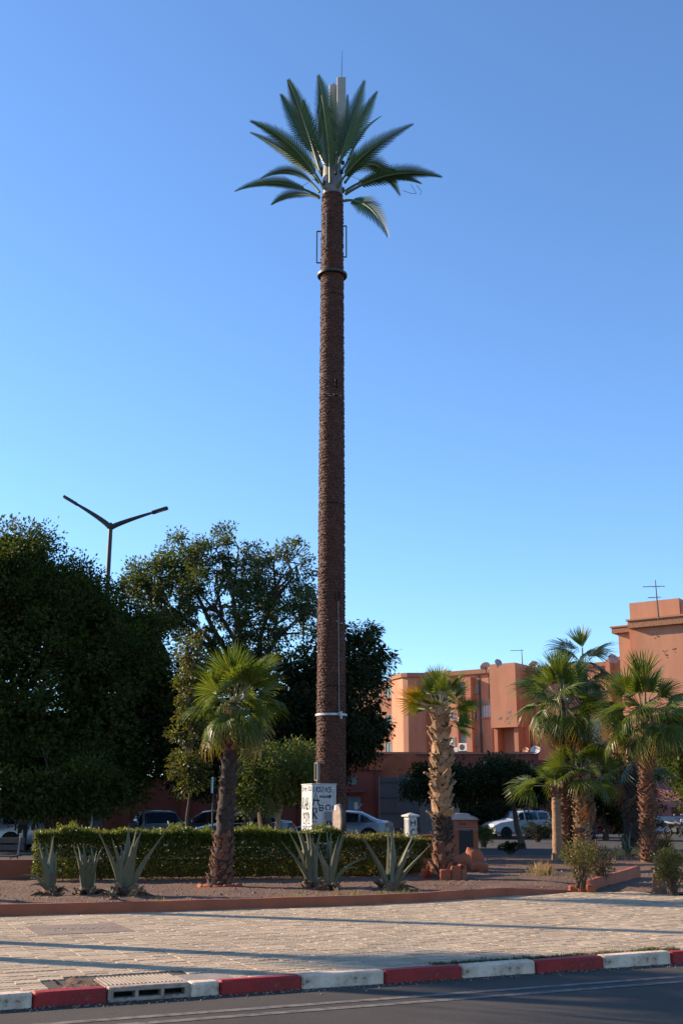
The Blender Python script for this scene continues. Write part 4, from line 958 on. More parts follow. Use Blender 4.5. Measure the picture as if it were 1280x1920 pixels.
# shrubs
def shrub(label, px, py, wpx, hpx, n, m, L=.05, W=.028, seed=0, nclump=60, stems=True, Y=None):
    bs = gp(px, py);
    if Y: bs = Vector((colX(px, Y, .1), Y, .08))
    s = (bs.y * CP) / F; w = wpx * s / 2; h = hpx * s
    broadleaf('shrub', label, 'shrub', bs, [((0, 0, h * .66), (w, w * .8, h * .34)), ((-w * .4, 0, h * .55), (w * .55, w * .6, h * .38)), ((w * .4, 0, h * .55), (w * .55, w * .6, h * .38))], nclump, n, h * .15, L, W, m, bark=MATS['twig'], twig=.006, group='low shrubs', seed=seed, inner=.6, droop=-.2)
m_shrub = leafmat('shrub_leaf', (.075, .085, .018), (.12, .12, .025), (.17, .10, .03), .4, .5)
m_shrub2 = leafmat('shrub_leaf_brown', (.11, .075, .035), (.13, .10, .035), (.15, .11, .04), .35, .55)
shrub('bare-stemmed green shrub, left one of the pair behind the wall stub', 1088, 1664, 66, 84, 1700, m_shrub, .045, .026, 1)
shrub('brownish shrub, right one of the pair behind the wall stub', 1124, 1656, 56, 72, 1900, m_shrub2, .04, .022, 2)
shrub('yellow-green shrub at the right border beside the brown stump', 1262, 1676, 72, 82, 2200, m_shrub, .05, .03, 3)
shrub('grey-green bush at the foot of the right-edge palm', 1243, 1612, 44, 46, 1500, m_shrub2, .06, .03, 4)
shrub('small green bush left of the white car', 908, 1588, 38, 38, 2500, m_light, .06, .03, 5)
shrub('dark low bush in front of the white car', 1008, 1578, 60, 38, 2800, m_deep, .07, .035, 6)
shrub('dark creeping bush on the soil below the white car', 955, 1601, 56, 20, 1200, m_deep, .07, .035, 7, 40)
shrub('leafy weed between the bushy-based palm and the terracotta booth', 858, 1608, 26, 40, 900, m_light, .06, .03, 8, 30)
sp = [gp(1015 + random.gauss(0, 10), 1637 + random.gauss(0, 3)) for _ in range(30)]
t = grass('grass_tuft', [(p.x, p.y, .08, random.uniform(.5, .9)) for p in sp], .36, leafmat('dull_straw', (.22, .16, .07), (.28, .20, .09), (.15, .14, .05), .35), .08, 22)
tag(t, 'dry straw-coloured grass tuft on the bare soil', 'grass', kind='stuff')
sp = []
for k in range(150):
    p = gp(random.uniform(950, 1060), 1640 + random.gauss(0, 4)); sp.append((p.x, p.y, .07, random.uniform(.3, .6)))
for px0, px1, n in ((530, 580, 60), (600, 790, 170), (255, 320, 40)):
    for k in range(n):
        x = random.uniform(px0, px1); p = gnd(x, 1684 - (x - 530) * .028 if px0 > 500 else 1690, .1); sp.append((p.x, edgeY(p.x) + .16 + abs(random.gauss(0, .35)), .08, random.uniform(.3, .8)))
tag(grass('grass', sp, .17, m_grass, .05, 9), 'sparse green grass on the soil of the planting bed', 'grass', kind='stuff')
sp = []
for k in range(160):
    p = gp(random.uniform(1130, 1215), 1603 + random.gauss(0, 4)); sp.append((p.x, p.y, .07, random.uniform(.4, 1)))
tag(grass('grass', sp, .32, m_dry, .08, 9), 'dry grass round the thin agave on the right', 'grass', kind='stuff')
# stones and litter on the soil
b = MB()
for k in range(2600):
    x = random.uniform(-7, 8.5); e = edgeY(x); y = e + .18 + random.random() ** 1.5 * (6 if x < 2.3 else 14); s = random.uniform(.008, .03) * (1 if random.random() < .93 else 1.8)
    if x < 2.3 and y > 27: continue
    z = bed_z(x, y, e + .02); q = [Vector((random.uniform(.6, 1.2) * s * a, random.uniform(.6, 1.2) * s * c_, random.uniform(.4, .9) * s * d_)) + Vector((x, y, z)) for a, c_, d_ in ((1, 0, 0), (-1, 0, 0), (0, 1, 0), (0, -1, 0), (0, 0, 1))]
    b.add(q, [(0, 2, 4), (2, 1, 4), (1, 3, 4), (3, 0, 4)])
tag(b.build('pebbles', mat('soil_stones', (.15, .085, .055), .9, (.21, .13, .09), 2, island=.35)), 'small stones and clods scattered over the reddish soil', 'stones', kind='stuff')
# cut stump at the right
p = gp(1236, 1674, .02); t = thing('tree_stump', 'short brown cut stump at the right end of the pavers', 'stump', (p.x, p.y, .0))
b = MB(); b.lathe([(.20, -.02), (.15, .06), (.125, .2), (.12, .40), (.10, .41)], 14)
b.v = [(x * (1 + .12 * noise.noise(Vector((x * 9, y * 9, z * 3)))), y * (1 + .12 * noise.noise(Vector((x * 9, y * 9, z * 3 + 4)))), z) for x, y, z in b.v]; b.build('wood', m_bootr, t, 50)
b = MB(); b.lathe([(.10, .405), (.098, .415), (.02, .418)], 12); b.build('cut_face', m_boot, t)
# ================================================================ BUILDINGS
m_pink = mat('pink_render', (.475, .215, .122), .85, (.36, .15, .083), .9, .25, .01, bscale=12, vec=(1, 1, .22), lo=.38, hi=.78, chip=((.30, .16, .11), .8, .69))
m_pink2 = mat('pink_render_trim', (.42, .175, .10), .85, (.36, .145, .082), .5, .25, .01, bscale=12)
m_brick = mat('parapet_brick', (.26, .12, .065), .9, (.34, .16, .085), 8, .8, .04, bscale=10)
m_pane = glassmat('window_glass', (.10, .12, .11), .12)
m_green = mat('pale_green_shutter', (.30, .36, .30), .6, (.24, .29, .24), 2)
m_wframe = mat('window_frame', (.35, .33, .30), .6)
m_ac = mat('ac_white', (.60, .58, .54), .5, (.5, .48, .44), 3)
class Facade:
    def __init__(s, px, Y, a, root):
        s.o = Vector((colX(px, Y, 10), Y)); s.d = Vector((math.cos(R(a)), -math.sin(R(a)))); s.n = Vector((-math.sin(R(a)), -math.cos(R(a)))); s.root = root; s.a = R(a)
    def sz(s, px, py, out=0): return onplane(px, py, s.o + s.n * out, s.d)
    def P(s, u, out, z): q = s.o + s.d * u + s.n * out; return Vector((q.x, q.y, z)) - s.root.location
    def box(s, mb, s0, s1, o0, o1, z0, z1, mi=0):
        vs = [s.P(u, o, z) for z in (z0, z1) for u, o in ((s0, o1), (s1, o1), (s1, o0), (s0, o0))]
        mb.add(vs, [(3, 2, 1, 0), (4, 5, 6, 7), (0, 1, 5, 4), (1, 2, 6, 5), (2, 3, 7, 6), (3, 0, 4, 7)], mi)
    def part(s, name, m, s0, s1, o0, o1, z0, z1, parent=None):
        mb = MB(); s.box(mb, s0, s1, o0, o1, z0, z1); return mb.build(name, m, parent or s.root)
    def window(s, px0, px1, py0, py1, out, m=None, bars=1, frame=.07, sill=True):
        u0, _ = s.sz(px0, (py0 + py1) / 2, out); u1, _ = s.sz(px1, (py0 + py1) / 2, out); _, z1 = s.sz((px0 + px1) / 2, py0, out); _, z0 = s.sz((px0 + px1) / 2, py1, out)
        mb = MB(); f = frame; e = out + .06
        s.box(mb, u0, u0 + f, out, e, z0, z1); s.box(mb, u1 - f, u1, out, e, z0, z1); s.box(mb, u0 + f, u1 - f, out, e - .004, z1 - f, z1); s.box(mb, u0 + f, u1 - f, out, e - .004, z0, z0 + f)
        for k in range(bars): um = u0 + (u1 - u0) * (k + 1) / (bars + 1); s.box(mb, um - .025, um + .025, out, e - .01, z0 + f, z1 - f)
        w = mb.build('window', m_wframe, s.root)
        for k in range(bars + 1):
            a_ = u0 + f + (u1 - u0 - 2 * f) * k / (bars + 1); c_ = u0 + f + (u1 - u0 - 2 * f) * (k + 1) / (bars + 1)
            s.part('pane', m or m_pane, a_ + .03, c_ - .03, out + .004, out + .022, z0 + f, z1 - f, w)
        if sill: s.part('sill', m_pink2, u0 - .1, u1 + .1, out, out + .14, z0 - .1, z0 - .002, w)
        return w
def Z(f, px, py, out=0): return f.sz(px, py, out)[1]
def U(f, px, out=0, py=1330): return f.sz(px, py, out)[0]
# --- long pink apartment building
bo = Vector((colX(975, 100, 0), 100, 0))
bld = thing('apartment_building', 'long pink rendered apartment building with stepped bays behind the palms', 'building', bo)
f = Facade(975, 100, 35, bld)
zr = Z(f, 880, 1258, .5)
# back mass and stepped walls
f.part('wall', m_pink, U(f, 640), U(f, 738), -12, 0, 0, Z(f, 735, 1275))
u0, u1, u2 = U(f, 738, 0), U(f, 757, 1.6), U(f, 782, 1.6)
zA = Z(f, 755, 1272, 1.0); mb = MB()
for z0, z1, g in ((0, zA, 0),):
    vs = [f.P(u, o, z) for z in (z0, z1) for u, o in ((u0, -8), (u0, .35), (u1 - .1, 1.6), (u2 - 1.0, 1.6), (u2 + .3, .6), (u2 + .3, -8))]
    mb.add(vs, [tuple(range(5, -1, -1)), tuple(range(6, 12))] + [(i, (i + 1) % 6, 6 + (i + 1) % 6, 6 + i) for i in range(6)])
mb.build('stair_bay', m_pink, bld)
mb = MB(); vs = [f.P(u, o, z) for z in (zA + .002, zA + .4) for u, o in ((u0 - .15, -8.1), (u0 - .15, .45), (u1 - .15, 1.8), (u2 - .95, 1.8), (u2 + .5, .7), (u2 + .5, -8.1))]
mb.add(vs, [tuple(range(5, -1, -1)), tuple(range(6, 12))] + [(i, (i + 1) % 6, 6 + (i + 1) % 6, 6 + i) for i in range(6)]); mb.build('cornice', m_brick, bld)
f.part('wall', m_pink, U(f, 783, -2), U(f, 802, -2), -12, -2.0, 0, Z(f, 790, 1273, -2))
f.part('wall', m_pink, U(f, 800, -.6), U(f, 842, -.6), -12, -.6, 0, Z(f, 815, 1266, -.6))
f.part('cornice', m_brick, U(f, 799, -.6), U(f, 842, -.6), -11.9, -.4, Z(f, 815, 1266, -.6) + .002, Z(f, 815, 1266, -.6) + .35)
uB0, uB1 = U(f, 840, .6), U(f, 921, .6)
f.part('wall', m_pink, uB0, uB1, -12, .6, 0, zr - .4)
f.part('cornice', m_brick, uB0 - .15, uB1, -12.1, .85, zr - .35, zr + .05); f.part('cornice_ledge', m_pink2, uB0 - .1, uB1, -12.05, .75, zr - .398, zr - .352)
# window bay frame of the main block
zb1 = Z(f, 870, 1272, .6); uf = [U(f, x, .6) for x in (857, 861, 879, 883)]
f.part('bay_frame', m_pink2, uf[0], uf[1], .6, .95, 2, zb1); f.part('bay_frame', m_pink2, uf[2], uf[3] + .35, .6, 1.25, 2, zb1); f.part('bay_frame', m_pink2, uf[1], uf[2], .602, .93, zb1 - .35, zb1 - .003)
for y0, y1, m in ((1279, 1296, m_pane), (1329, 1346, mat('curtain_grey', (.42, .42, .40), .7)), (1378, 1395, m_green)): f.window(862, 877, y0, y1, .603, m, 1)
# vertical slot windows
def slot(px0, px1, py0, py1, out, m=None): 
    a_, c_ = U(f, px0, out), U(f, px1, out); f.part('slot_window', m or mat('slot_dark', (.09, .07, .055), .6, (.05, .04, .035), 2), a_, c_, out + .002, out + .03, Z(f, px0, py1, out), Z(f, px0, py0, out))
slot(898.5, 902, 1266, 1412, .6); slot(917, 919.5, 1264, 1311, .6)
for y0, y1, m in ((1284, 1300, m_green), (1334, 1350, m_pane), (1382, 1398, m_green)): f.window(887, 895, y0, y1, .603, m, 0); f.window(845, 853, y0, y1, .603, m_pane, 0)
f.window(904, 920, 1322, 1345, .603, mat('curtain_pale', (.55, .55, .52), .7), 2)
f.part('lintel_panel', m_conc, U(f, 903.5, .6), U(f, 920, .6), .602, .64, Z(f, 910, 1322, .6) + .01, Z(f, 910, 1314, .6))
# projecting blank panel
uC0, uC1 = U(f, 919, 1.8), U(f, 968, 1.8); zC1, zC0 = Z(f, 940, 1244, 1.8), Z(f, 940, 1364, 1.8)
f.part('blank_panel', m_pink, uC0, uC1, -3, 1.8, zC0, zC1)
f.part('wall', m_pink, uB1 + .01, U(f, 982, .3), -12, .3, 0, zC1 - .6)
f.part('recess_pier', m_pink2, uC0 + .1, uC0 + .45, .3, 1.5, 0, zC0 - .003); f.part('recess_pier', m_pink2, uC1 - .5, uC1 - .1, .3, 1.5, 0, zC0 - .003)
for a_, c_ in ((923, 925), (931, 934.5), (964, 968)): slot(a_, c_, 1366, 1412, .31)
f.part('white_reveal', m_ac, U(f, 929, .3), U(f, 930.5, .3), .302, .42, Z(f, 930, 1412, .3), Z(f, 930, 1367, .3))
# section behind the palms
zD = Z(f, 1060, 1247, -.6)
f.part('wall', m_pink, U(f, 982, -.6), U(f, 1142, -.6), -12, -.6, 0, zD - .4); f.part('cornice', m_brick, U(f, 981, -.6), U(f, 1141, -.6), -12.1, -.35, zD - .35, zD); f.part('cornice_ledge', m_pink2, U(f, 982, -.6), U(f, 1142, -.6), -12.05, -.45, zD - .398, zD - .352)
slot(986, 989.5, 1258, 1300, -.6); slot(992, 995, 1370, 1405, -.6); slot(1004, 1007, 1370, 1405, -.6); slot(1062, 1066, 1300, 1340, -.6)
f.window(1106, 1128, 1350, 1400, -.597, glassmat('dark_glass', (.015, .018, .017), .15), 3)
f.part('pier', m_pink2, U(f, 1139, .4), U(f, 1147, .4), -6, .4, 0, Z(f, 1143, 1236, .4))
f.part('wall', m_pink, U(f, 1147, -.3), U(f, 1172, -.3), -12, -.3, 0, Z(f, 1160, 1238, -.3)); f.part('cornice', m_brick, U(f, 1147.5, -.3), U(f, 1172, -.3), -12.1, -.1, Z(f, 1160, 1238, -.3) + .002, Z(f, 1160, 1238, -.3) + .3)
f.window(1152, 1165, 1262, 1285, -.297, glassmat('dark_glass', (.015, .018, .017), .15), 1)
for y0, y1, m in ((1287, 1308, m_green), (1340, 1358, m_pane), (1392, 1412, m_green)): f.window(722, 735, y0, y1, .003, m, 1)
for y0, y1 in ((1340, 1356), (1388, 1402)): f.window(806, 813, y0, y1, -.597, glassmat('dark_glass', (.015, .018, .017), .15), 0)
# flues and pipes
for px, y0, y1, out, r_ in ((786, 1330, 1412, -1.8, .06), (899, 1374, 1412, .8, .07)):
    mb = MB(); u = U(f, px, out); mb.tube([f.P(u, out, Z(f, px, y1, out)), f.P(u, out, Z(f, px, y0, out))], r_, 8); mb.build('pipe', m_dark, bld)
mb = MB(); q = [f.P(U(f, px, .75), .75, Z(f, px, py, .75)) for px, py in ((884, 1325), (889, 1335), (888, 1347), (883, 1351), (876, 1350))]; mb.tube(q, .05, 6); mb.build('pipe', m_ac, bld, 60)
# --- taller pink block on the right
ro = Vector((colX(1195, 78, 0), 78, 0))
rb_ = thing('apartment_building', 'taller pink block with brick-edged roof at the right border', 'building', ro)
g = Facade(1195, 78, 35, rb_)
zF = Z(g, 1195, 1178); uF = U(g, 1194, 0, 1250); 
g.part('wall', m_pink, uF, uF + 16, -14, 0, Z(g, 1270, 1338), zF)
g.part('wall', m_pink, uF + 1.0, uF + 15, -14, -2.2, 0, Z(g, 1270, 1338) - .002)
g.part('cornice', m_brick, uF - .35, uF + 16.2, -14.2, .4, zF + .002, zF + .5); g.part('cornice_ledge', m_pink2, uF - .45, uF + 16.3, -14.3, .5, zF + .502, zF + .62)
uP = U(g, 1183, -.35, 1250); g.part('pier', m_pink2, uP, uF - .002, -6, -.35, 0, zF - .004)
uW = U(g, 1162, -.8, 1250); zW = Z(g, 1170, 1187, -.8); g.part('wall', m_pink, uW, uP - .002, -10, -.8, 0, zW); g.part('cornice', m_brick, uW - .35, uP + .1, -10.2, -.45, zW + .002, zW + .40); g.part('cornice_ledge', m_pink2, uW - .45, uP + .1, -10.3, -.38, zW + .402, zW + .5)
uH = U(g, 1179, -1.5, 1140); zH = Z(g, 1180, 1131, -1.5); uH1 = U(g, 1273, -1.5, 1140)
g.part('roof_room', m_pink, uH, uH1, -9, -1.5, zF + .3, zH); g.part('roof_room', m_pink, uH1 + .01, uH1 + 6, -9, -1.6, zF + .3, zH - .35)
# weathering patches of missing render
for k in range(26):
    cx, cy = random.choice(((1225, 1200), (1245, 1225), (1262, 1222), (1230, 1195), (1255, 1310))); u = U(g, cx + random.gauss(0, 5), 0, cy); z_ = Z(g, cx, cy + random.gauss(0, 5)); s_ = random.uniform(.025, .08)
    g.part('chip', m_terra2, u, u + s_, .0005, .012, z_, z_ + s_ * random.uniform(.6, 1.6))
for k in range(14):
    cx, cy = random.choice(((950, 1350), (953, 1343), (938, 1349))); u = U(f, cx + random.gauss(0, 2.5), 1.8, cy); z_ = Z(f, cx, cy + random.gauss(0, 4), 1.8); s_ = random.uniform(.06, .16)
    f.part('chip', m_conc, u, u + s_, 1.8005, 1.812, z_, z_ + s_ * random.uniform(.8, 2))
# roof aerials
def aerial(label, px, y0, y1, Y, bars):
    p0, p1_ = at(px, y1, Y), at(px, y0, Y); t = thing('roof_aerial', label, 'aerial', p0); h = p1_.z - p0.z
    mb = MB(); mb.tube([(0, 0, -.4), (-.03, 0, h)], [.06, .03], 6); mb.build('mast', mat('rusty_mast', (.16, .09, .07), .7), t)
    for zf, x0, x1 in bars: mb = MB(); mb.tube([(x0, 0, h * zf), (x1, 0, h * zf + .05)], .025, 5); [mb.tube([(x0 + (x1 - x0) * k / 4, -.22, h * zf), (x0 + (x1 - x0) * k / 4, .22, h * zf)], .012, 4) for k in range(5)]; mb.build('boom', m_dark, t)
aerial('tall television aerial with two crossbars on the right-hand roof', 1233, 1088, 1150, 74, ((.80, -.9, .55), (.47, -.6, .2)))
aerial('thin television aerial above the blank pink panel', 979, 1218, 1246, 98, ((.93, -1.0, .1),))
# satellite dishes
def dish(label, px, py, Y, rpx, m, az=0, tilt=35, lift=0):
    p = at(px, py, Y); r_ = rpx * .82 * Y / F; t = thing('satellite_dish', label, 'satellite dish', (p.x, p.y, p.z), R(az), 'satellite dishes')
    M = Matrix.Rotation(R(90 - tilt), 4, 'X'); mb = MB(); n = 20; prof = [(r_ * k / 6 + .001, .22 * r_ * (k / 6) ** 2) for k in range(7)] + [(r_ * .98, .22 * r_ - .03), (.01, -.03)]
    mb.lathe(prof, n, M=M, closed=False); mb.build('reflector', m, t, 50)
    mb = MB(); tip = M @ Vector((0, 0, r_ * .9))
    for k in range(3): a = 2.1 * k; mb.tube([M @ Vector((r_ * .9 * math.cos(a), r_ * .9 * math.sin(a), .18 * r_)), tip], .015, 4)
    mb.tube([tip - Vector((0, 0, .06)), tip + Vector((0, 0, .06))], .06, 6); mb.build('feed_arm', m_dark, t)
    mb = MB(); mb.tube([(0, .1, -.05), (0, .15, -r_ * 1.2 - lift)], .05, 6); mb.build('stand', m_dark, t)
m_dish = mat('dish_grey', (.36, .36, .36), .6, (.28, .27, .26), 4); m_dishw = mat('dish_white', (.6, .58, .54), .6)
dish('pale satellite dish at the left of the main roof edge', 909, 1250, 97, 12, m_dishw, 200, 50); dish('grey satellite dish beside the blank panel top', 933, 1243, 97.5, 9, m_dish, 20, 20)
dish('grey satellite dish at the right end of the long roof', 1148, 1236, 90, 12, m_dish, 10, 25); dish('small dish on the left stair bay roof', 748, 1266, 108, 6, m_dishw, 30, 30); dish('wide low dish on the roof behind the aerial', 999, 1246, 97, 10, m_dishw, 190, 60)
dish('white satellite dish on the annex roof', 1003, 1407, 76, 11, m_dishw, -20, 35, .3); dish('orange-rusted satellite dish on the annex roof', 985, 1408, 76.5, 8, mat('dish_orange', (.45, .24, .13), .7), -40, 30, .3); dish('small round dish on the pink wall above the bushy-based palm', 845, 1390, 92, 4.5, m_dishw, -30, 20)
# air conditioners
def ac(label, px, py, out):
    u = U(f, px, out, py); z_ = Z(f, px, py, out); q = f.P(u, out, z_) + bld.location; t = thing('air_conditioner', label, 'air conditioner', q, -f.a, 'air conditioners')
    mb = MB(); mb.box((0, 0, 0), (1.0, .38, .70), bev=.03); mb.build('case', m_ac, t, 40)
    mb = MB(); mb.lathe([(.26, -.01), (.26, .01), (.02, .012)], 18, M=Matrix.Translation((-.15, -.195, 0)) @ Matrix.Rotation(math.pi / 2, 4, 'X')); mb.build('fan_grille', m_dark, t)
    mb = MB(); mb.box((0, .1, -.40), (.8, .5, .05)); mb.build('bracket', m_dark, t)
ac('upper white air conditioner under the middle bay window', 869, 1352, .95); ac('lower white air conditioner under the bottom bay window', 870, 1401, .95); ac('air conditioner low on the wall left of the bay', 851, 1409, .85); ac('air conditioner beside the dark pipe', 809, 1408, -.3)

# --- low buildings and walls between the street and the apartments
an = thing('annex_building', 'single-storey dark red annex with flat roof below the apartments', 'building', (colX(840, 76, 0), 76, 0))
af = Facade(840, 76, 0, an)
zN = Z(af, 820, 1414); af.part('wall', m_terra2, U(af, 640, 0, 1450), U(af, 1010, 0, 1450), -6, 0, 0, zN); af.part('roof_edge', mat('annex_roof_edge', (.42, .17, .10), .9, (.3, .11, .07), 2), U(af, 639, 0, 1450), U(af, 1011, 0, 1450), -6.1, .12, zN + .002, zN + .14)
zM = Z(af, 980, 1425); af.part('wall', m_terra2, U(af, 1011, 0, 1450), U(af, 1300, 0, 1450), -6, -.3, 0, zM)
o_ = at(686, 1440, 64); ho = thing('gate_house', 'low maroon house with turquoise door and curved parapet right of the mast', 'building', (o_.x, 64, 0))
hf = Facade(686, 64, 0, ho)
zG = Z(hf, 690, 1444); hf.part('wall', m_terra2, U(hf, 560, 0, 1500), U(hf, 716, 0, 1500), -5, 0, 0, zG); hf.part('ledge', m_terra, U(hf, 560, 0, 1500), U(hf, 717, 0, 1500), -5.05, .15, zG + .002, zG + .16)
mb = MB(); pl = []
for px, py in ((640, 1440), (688, 1437), (697, 1424), (708, 1419), (718, 1425), (728, 1420), (735, 1415), (775, 1413), (782, 1420), (850, 1430), (850, 1475), (640, 1475)): pl.append(hf.sz(px, py, -.9))
mb.prism([(u, z_) for u, z_ in pl], 0, .5, 0, Matrix.Translation((0, .9, 0)) @ Matrix.Rotation(math.pi / 2, 4, 'X')); 
mb.v = [tuple(Vector(v) + Vector((hf.o.x - ho.location.x, 0, 0))) for v in mb.v]; mb.build('parapet', m_terra, ho)
du0, du1 = U(hf, 652, 0, 1500), U(hf, 676, 0, 1500)
d_ = hf.part('door', mat('turquoise_door', (.10, .20, .24), .6, (.07, .14, .17), 2), du0, du1, .002, .06, .03, Z(hf, 665, 1494)); hf.part('notice', m_ac, du0 + .35, du0 + .55, .062, .066, 1.55, 1.9, d_); hf.part('handle', m_steel, du1 - .2, du1 - .1, .062, .1, 1.0, 1.1, d_)
hf.part('canopy', mat('tile_canopy', (.14, .06, .05), .8), U(hf, 650, 0, 1500), U(hf, 684, 0, 1500), .0, .7, Z(hf, 665, 1486), Z(hf, 665, 1481)); hf.part('vent_window', m_pane, U(hf, 652, 0, 1500), U(hf, 669, 0, 1500), .002, .04, Z(hf, 660, 1471), Z(hf, 660, 1456)); hf.part('downpipe', m_dark, U(hf, 703, 0, 1500), U(hf, 705, 0, 1500), .0, .1, 0, zG)
ga = thing('sheet_gate', 'tall grey sheet-metal gate behind the bushy-based palm', 'gate', (colX(780, 61, 1), 61, 0)); gf = Facade(780, 61, 0, ga)
us_ = [U(gf, x, 0, 1510) for x in (711, 746, 787, 822, 850)]; zt_ = [Z(gf, x, 1457) for x in (730, 770, 800, 830)]
m_gate = mat('grey_sheet', (.085, .08, .08), .6, (.06, .055, .055), .8, metal=.2); m_gate2 = mat('grey_sheet_pale', (.14, .13, .125), .7, (.10, .09, .085), .8)
for k in range(4): gf.part('sheet', m_gate if k < 2 else m_gate2, us_[k], us_[k + 1] - .02, -.1, .02 * (k % 2), .05, zt_[k] + (.0, .12, .18, .16)[k])
gf.part('post', m_conc, us_[4], us_[4] + .3, -.2, .12, 0, zt_[3] + .25)
for k in range(4): gf.part('rail', m_dark, us_[0], us_[2] - .02, .021, .06, .5 + k * .8, .56 + k * .8)
# long boundary wall on the left
wl_ = thing('boundary_wall', 'long dark red boundary wall behind the parked cars', 'wall', (colX(300, 56, 1), 56, 0)); wf = Facade(300, 56, -2, wl_)
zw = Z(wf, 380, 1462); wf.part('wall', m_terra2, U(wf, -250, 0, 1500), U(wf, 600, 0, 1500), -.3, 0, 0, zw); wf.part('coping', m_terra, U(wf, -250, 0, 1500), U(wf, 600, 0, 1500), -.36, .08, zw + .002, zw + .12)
for k in range(7): u = U(wf, -100 + k * 110, 0, 1500); wf.part('buttress', m_terra2, u, u + .4, .0, .12, 0, zw - .02)
# sign board on the annex
p = at(911, 1432, 72); t = thing('wall_sign', 'small white and dark blue sign board beside the annex hedge', 'sign', p, 0); mb = MB(); mb.box((0, 0, 0), (.75, .06, .26)); mb.build('board', m_ac, t)
mb = MB(); [mb.box((-.1 + .11 * k, -.035, .03), (.07, .008, .06)) for k in range(4)]; [mb.box((-.05 + .11 * k, -.035, -.06), (.07, .008, .05)) for k in range(3)]; mb.build('lettering', m_blue, t)
mb = MB(); mb.tube([(0, .1, -3.5), (0, .1, -.1)], .04, 6); mb.build('post', m_dark, t)
# street stall with awning far right
ST = 74.0; p = at(1238, 1530, ST); t = thing('street_stall', 'far pink street stall with sagging awning and white counter', 'stall', (p.x, ST, .03)); k_ = ST * CP / F
mb = MB(); mb.box((0, 0, .6), (2.6, 1.2, .9)); ctr = mb.build('counter', mat('stall_white', (.4, .4, .42), .6), t)
for k in range(3):
    mb = MB(); mb.lathe([(.22, -.01), (.22, .01), (.02, .012)], 14, M=Matrix.Translation((-.55 + .5 * k, -.61, .55)) @ Matrix.Rotation(math.pi / 2, 4, 'X')); mb.build('round_motif', m_dark, ctr)
mb = MB(); mb.add([(-1.7, -1.2, 2.0), (1.7, -1.2, 2.0), (1.2, .9, 2.9), (-1.2, .9, 2.9), (-1.7, -1.2, 1.96), (1.7, -1.2, 1.96), (1.2, .9, 2.86), (-1.2, .9, 2.86)], [(0, 1, 2, 3), (7, 6, 5, 4), (0, 4, 5, 1), (1, 5, 6, 2), (2, 6, 7, 3), (3, 7, 4, 0)]); mb.box((0, -1.2, 1.80), (3.4, .03, .36)); mb.build('awning', mat('awning_pink', (.40, .14, .13), .8, (.3, .11, .1), 3), t)
mb = MB(); [mb.tube([(x, -1.15, 0), (x, -1.15, 1.98)], .04, 6) for x in (-1.6, 1.6)]; mb.build('pole', m_ac, t)
mb = MB(); mb.box((.0, 1.2, 2.6), (2.0, .3, 5.2)); mb.box((-1.0, 1.4, 3.4), (1.2, .3, 6.8)); mb.build('pink_back', mat('stall_pink', (.5, .2, .17), .8), t)

# ================================================================ VEHICLES
m_tyre = mat('tyre', (.018, .018, .018), .85); m_rim = mat('alloy', (.42, .42, .43), .35, metal=.8); m_lamp = glassmat('lamp_clear', (.5, .5, .5), .1); m_red = glassmat('lamp_red', (.25, .01, .01), .15); m_trim = mat('black_trim', (.02, .02, .022), .5); m_cglass = glassmat('car_glass', (.012, .016, .022), .05)
PROFILES = {   # x (front +), bottom, belt, top, half width at belt, half width at top
 'hatch': [(2.05, .32, .55, .60, .60, .50), (1.98, .22, .62, .68, .76, .62), (1.6, .20, .74, .80, .84, .70), (1.05, .20, .86, .92, .87, .72), (.80, .20, .90, .98, .88, .72), (.05, .20, .93, 1.42, .88, .62), (-.3, .20, .94, 1.46, .88, .62), (-1.1, .20, .96, 1.43, .88, .61), (-1.6, .22, .98, 1.32, .86, .58), (-1.92, .26, .98, 1.03, .80, .62), (-2.0, .36, .70, .76, .72, .6)],
 'sedan': [(2.3, .32, .52, .57, .60, .50), (2.2, .22, .60, .66, .78, .62), (1.7, .20, .74, .80, .87, .72), (1.1, .20, .86, .92, .90, .74), (.85, .20, .90, .96, .90, .74), (.05, .20, .93, 1.40, .90, .62), (-.4, .20, .94, 1.45, .90, .62), (-1.0, .20, .95, 1.40, .90, .60), (-1.75, .22, .97, 1.06, .88, .68), (-2.2, .26, .95, 1.00, .82, .66), (-2.32, .36, .74, .80, .74, .6)],
 'estate': [(1.85, .34, .60, .64, .66, .56), (1.80, .24, .68, .73, .74, .62), (1.45, .22, .82, .86, .77, .66), (.85, .22, .90, .95, .78, .67), (.70, .22, .92, .98, .78, .66), (.20, .22, .94, 1.38, .78, .60), (-.2, .22, .94, 1.43, .78, .60), (-1.3, .22, .95, 1.43, .78, .59), (-1.6, .24, .95, 1.36, .77, .58), (-1.82, .28, .94, 1.00, .74, .58), (-1.86, .36, .74, .78, .70, .56)]}
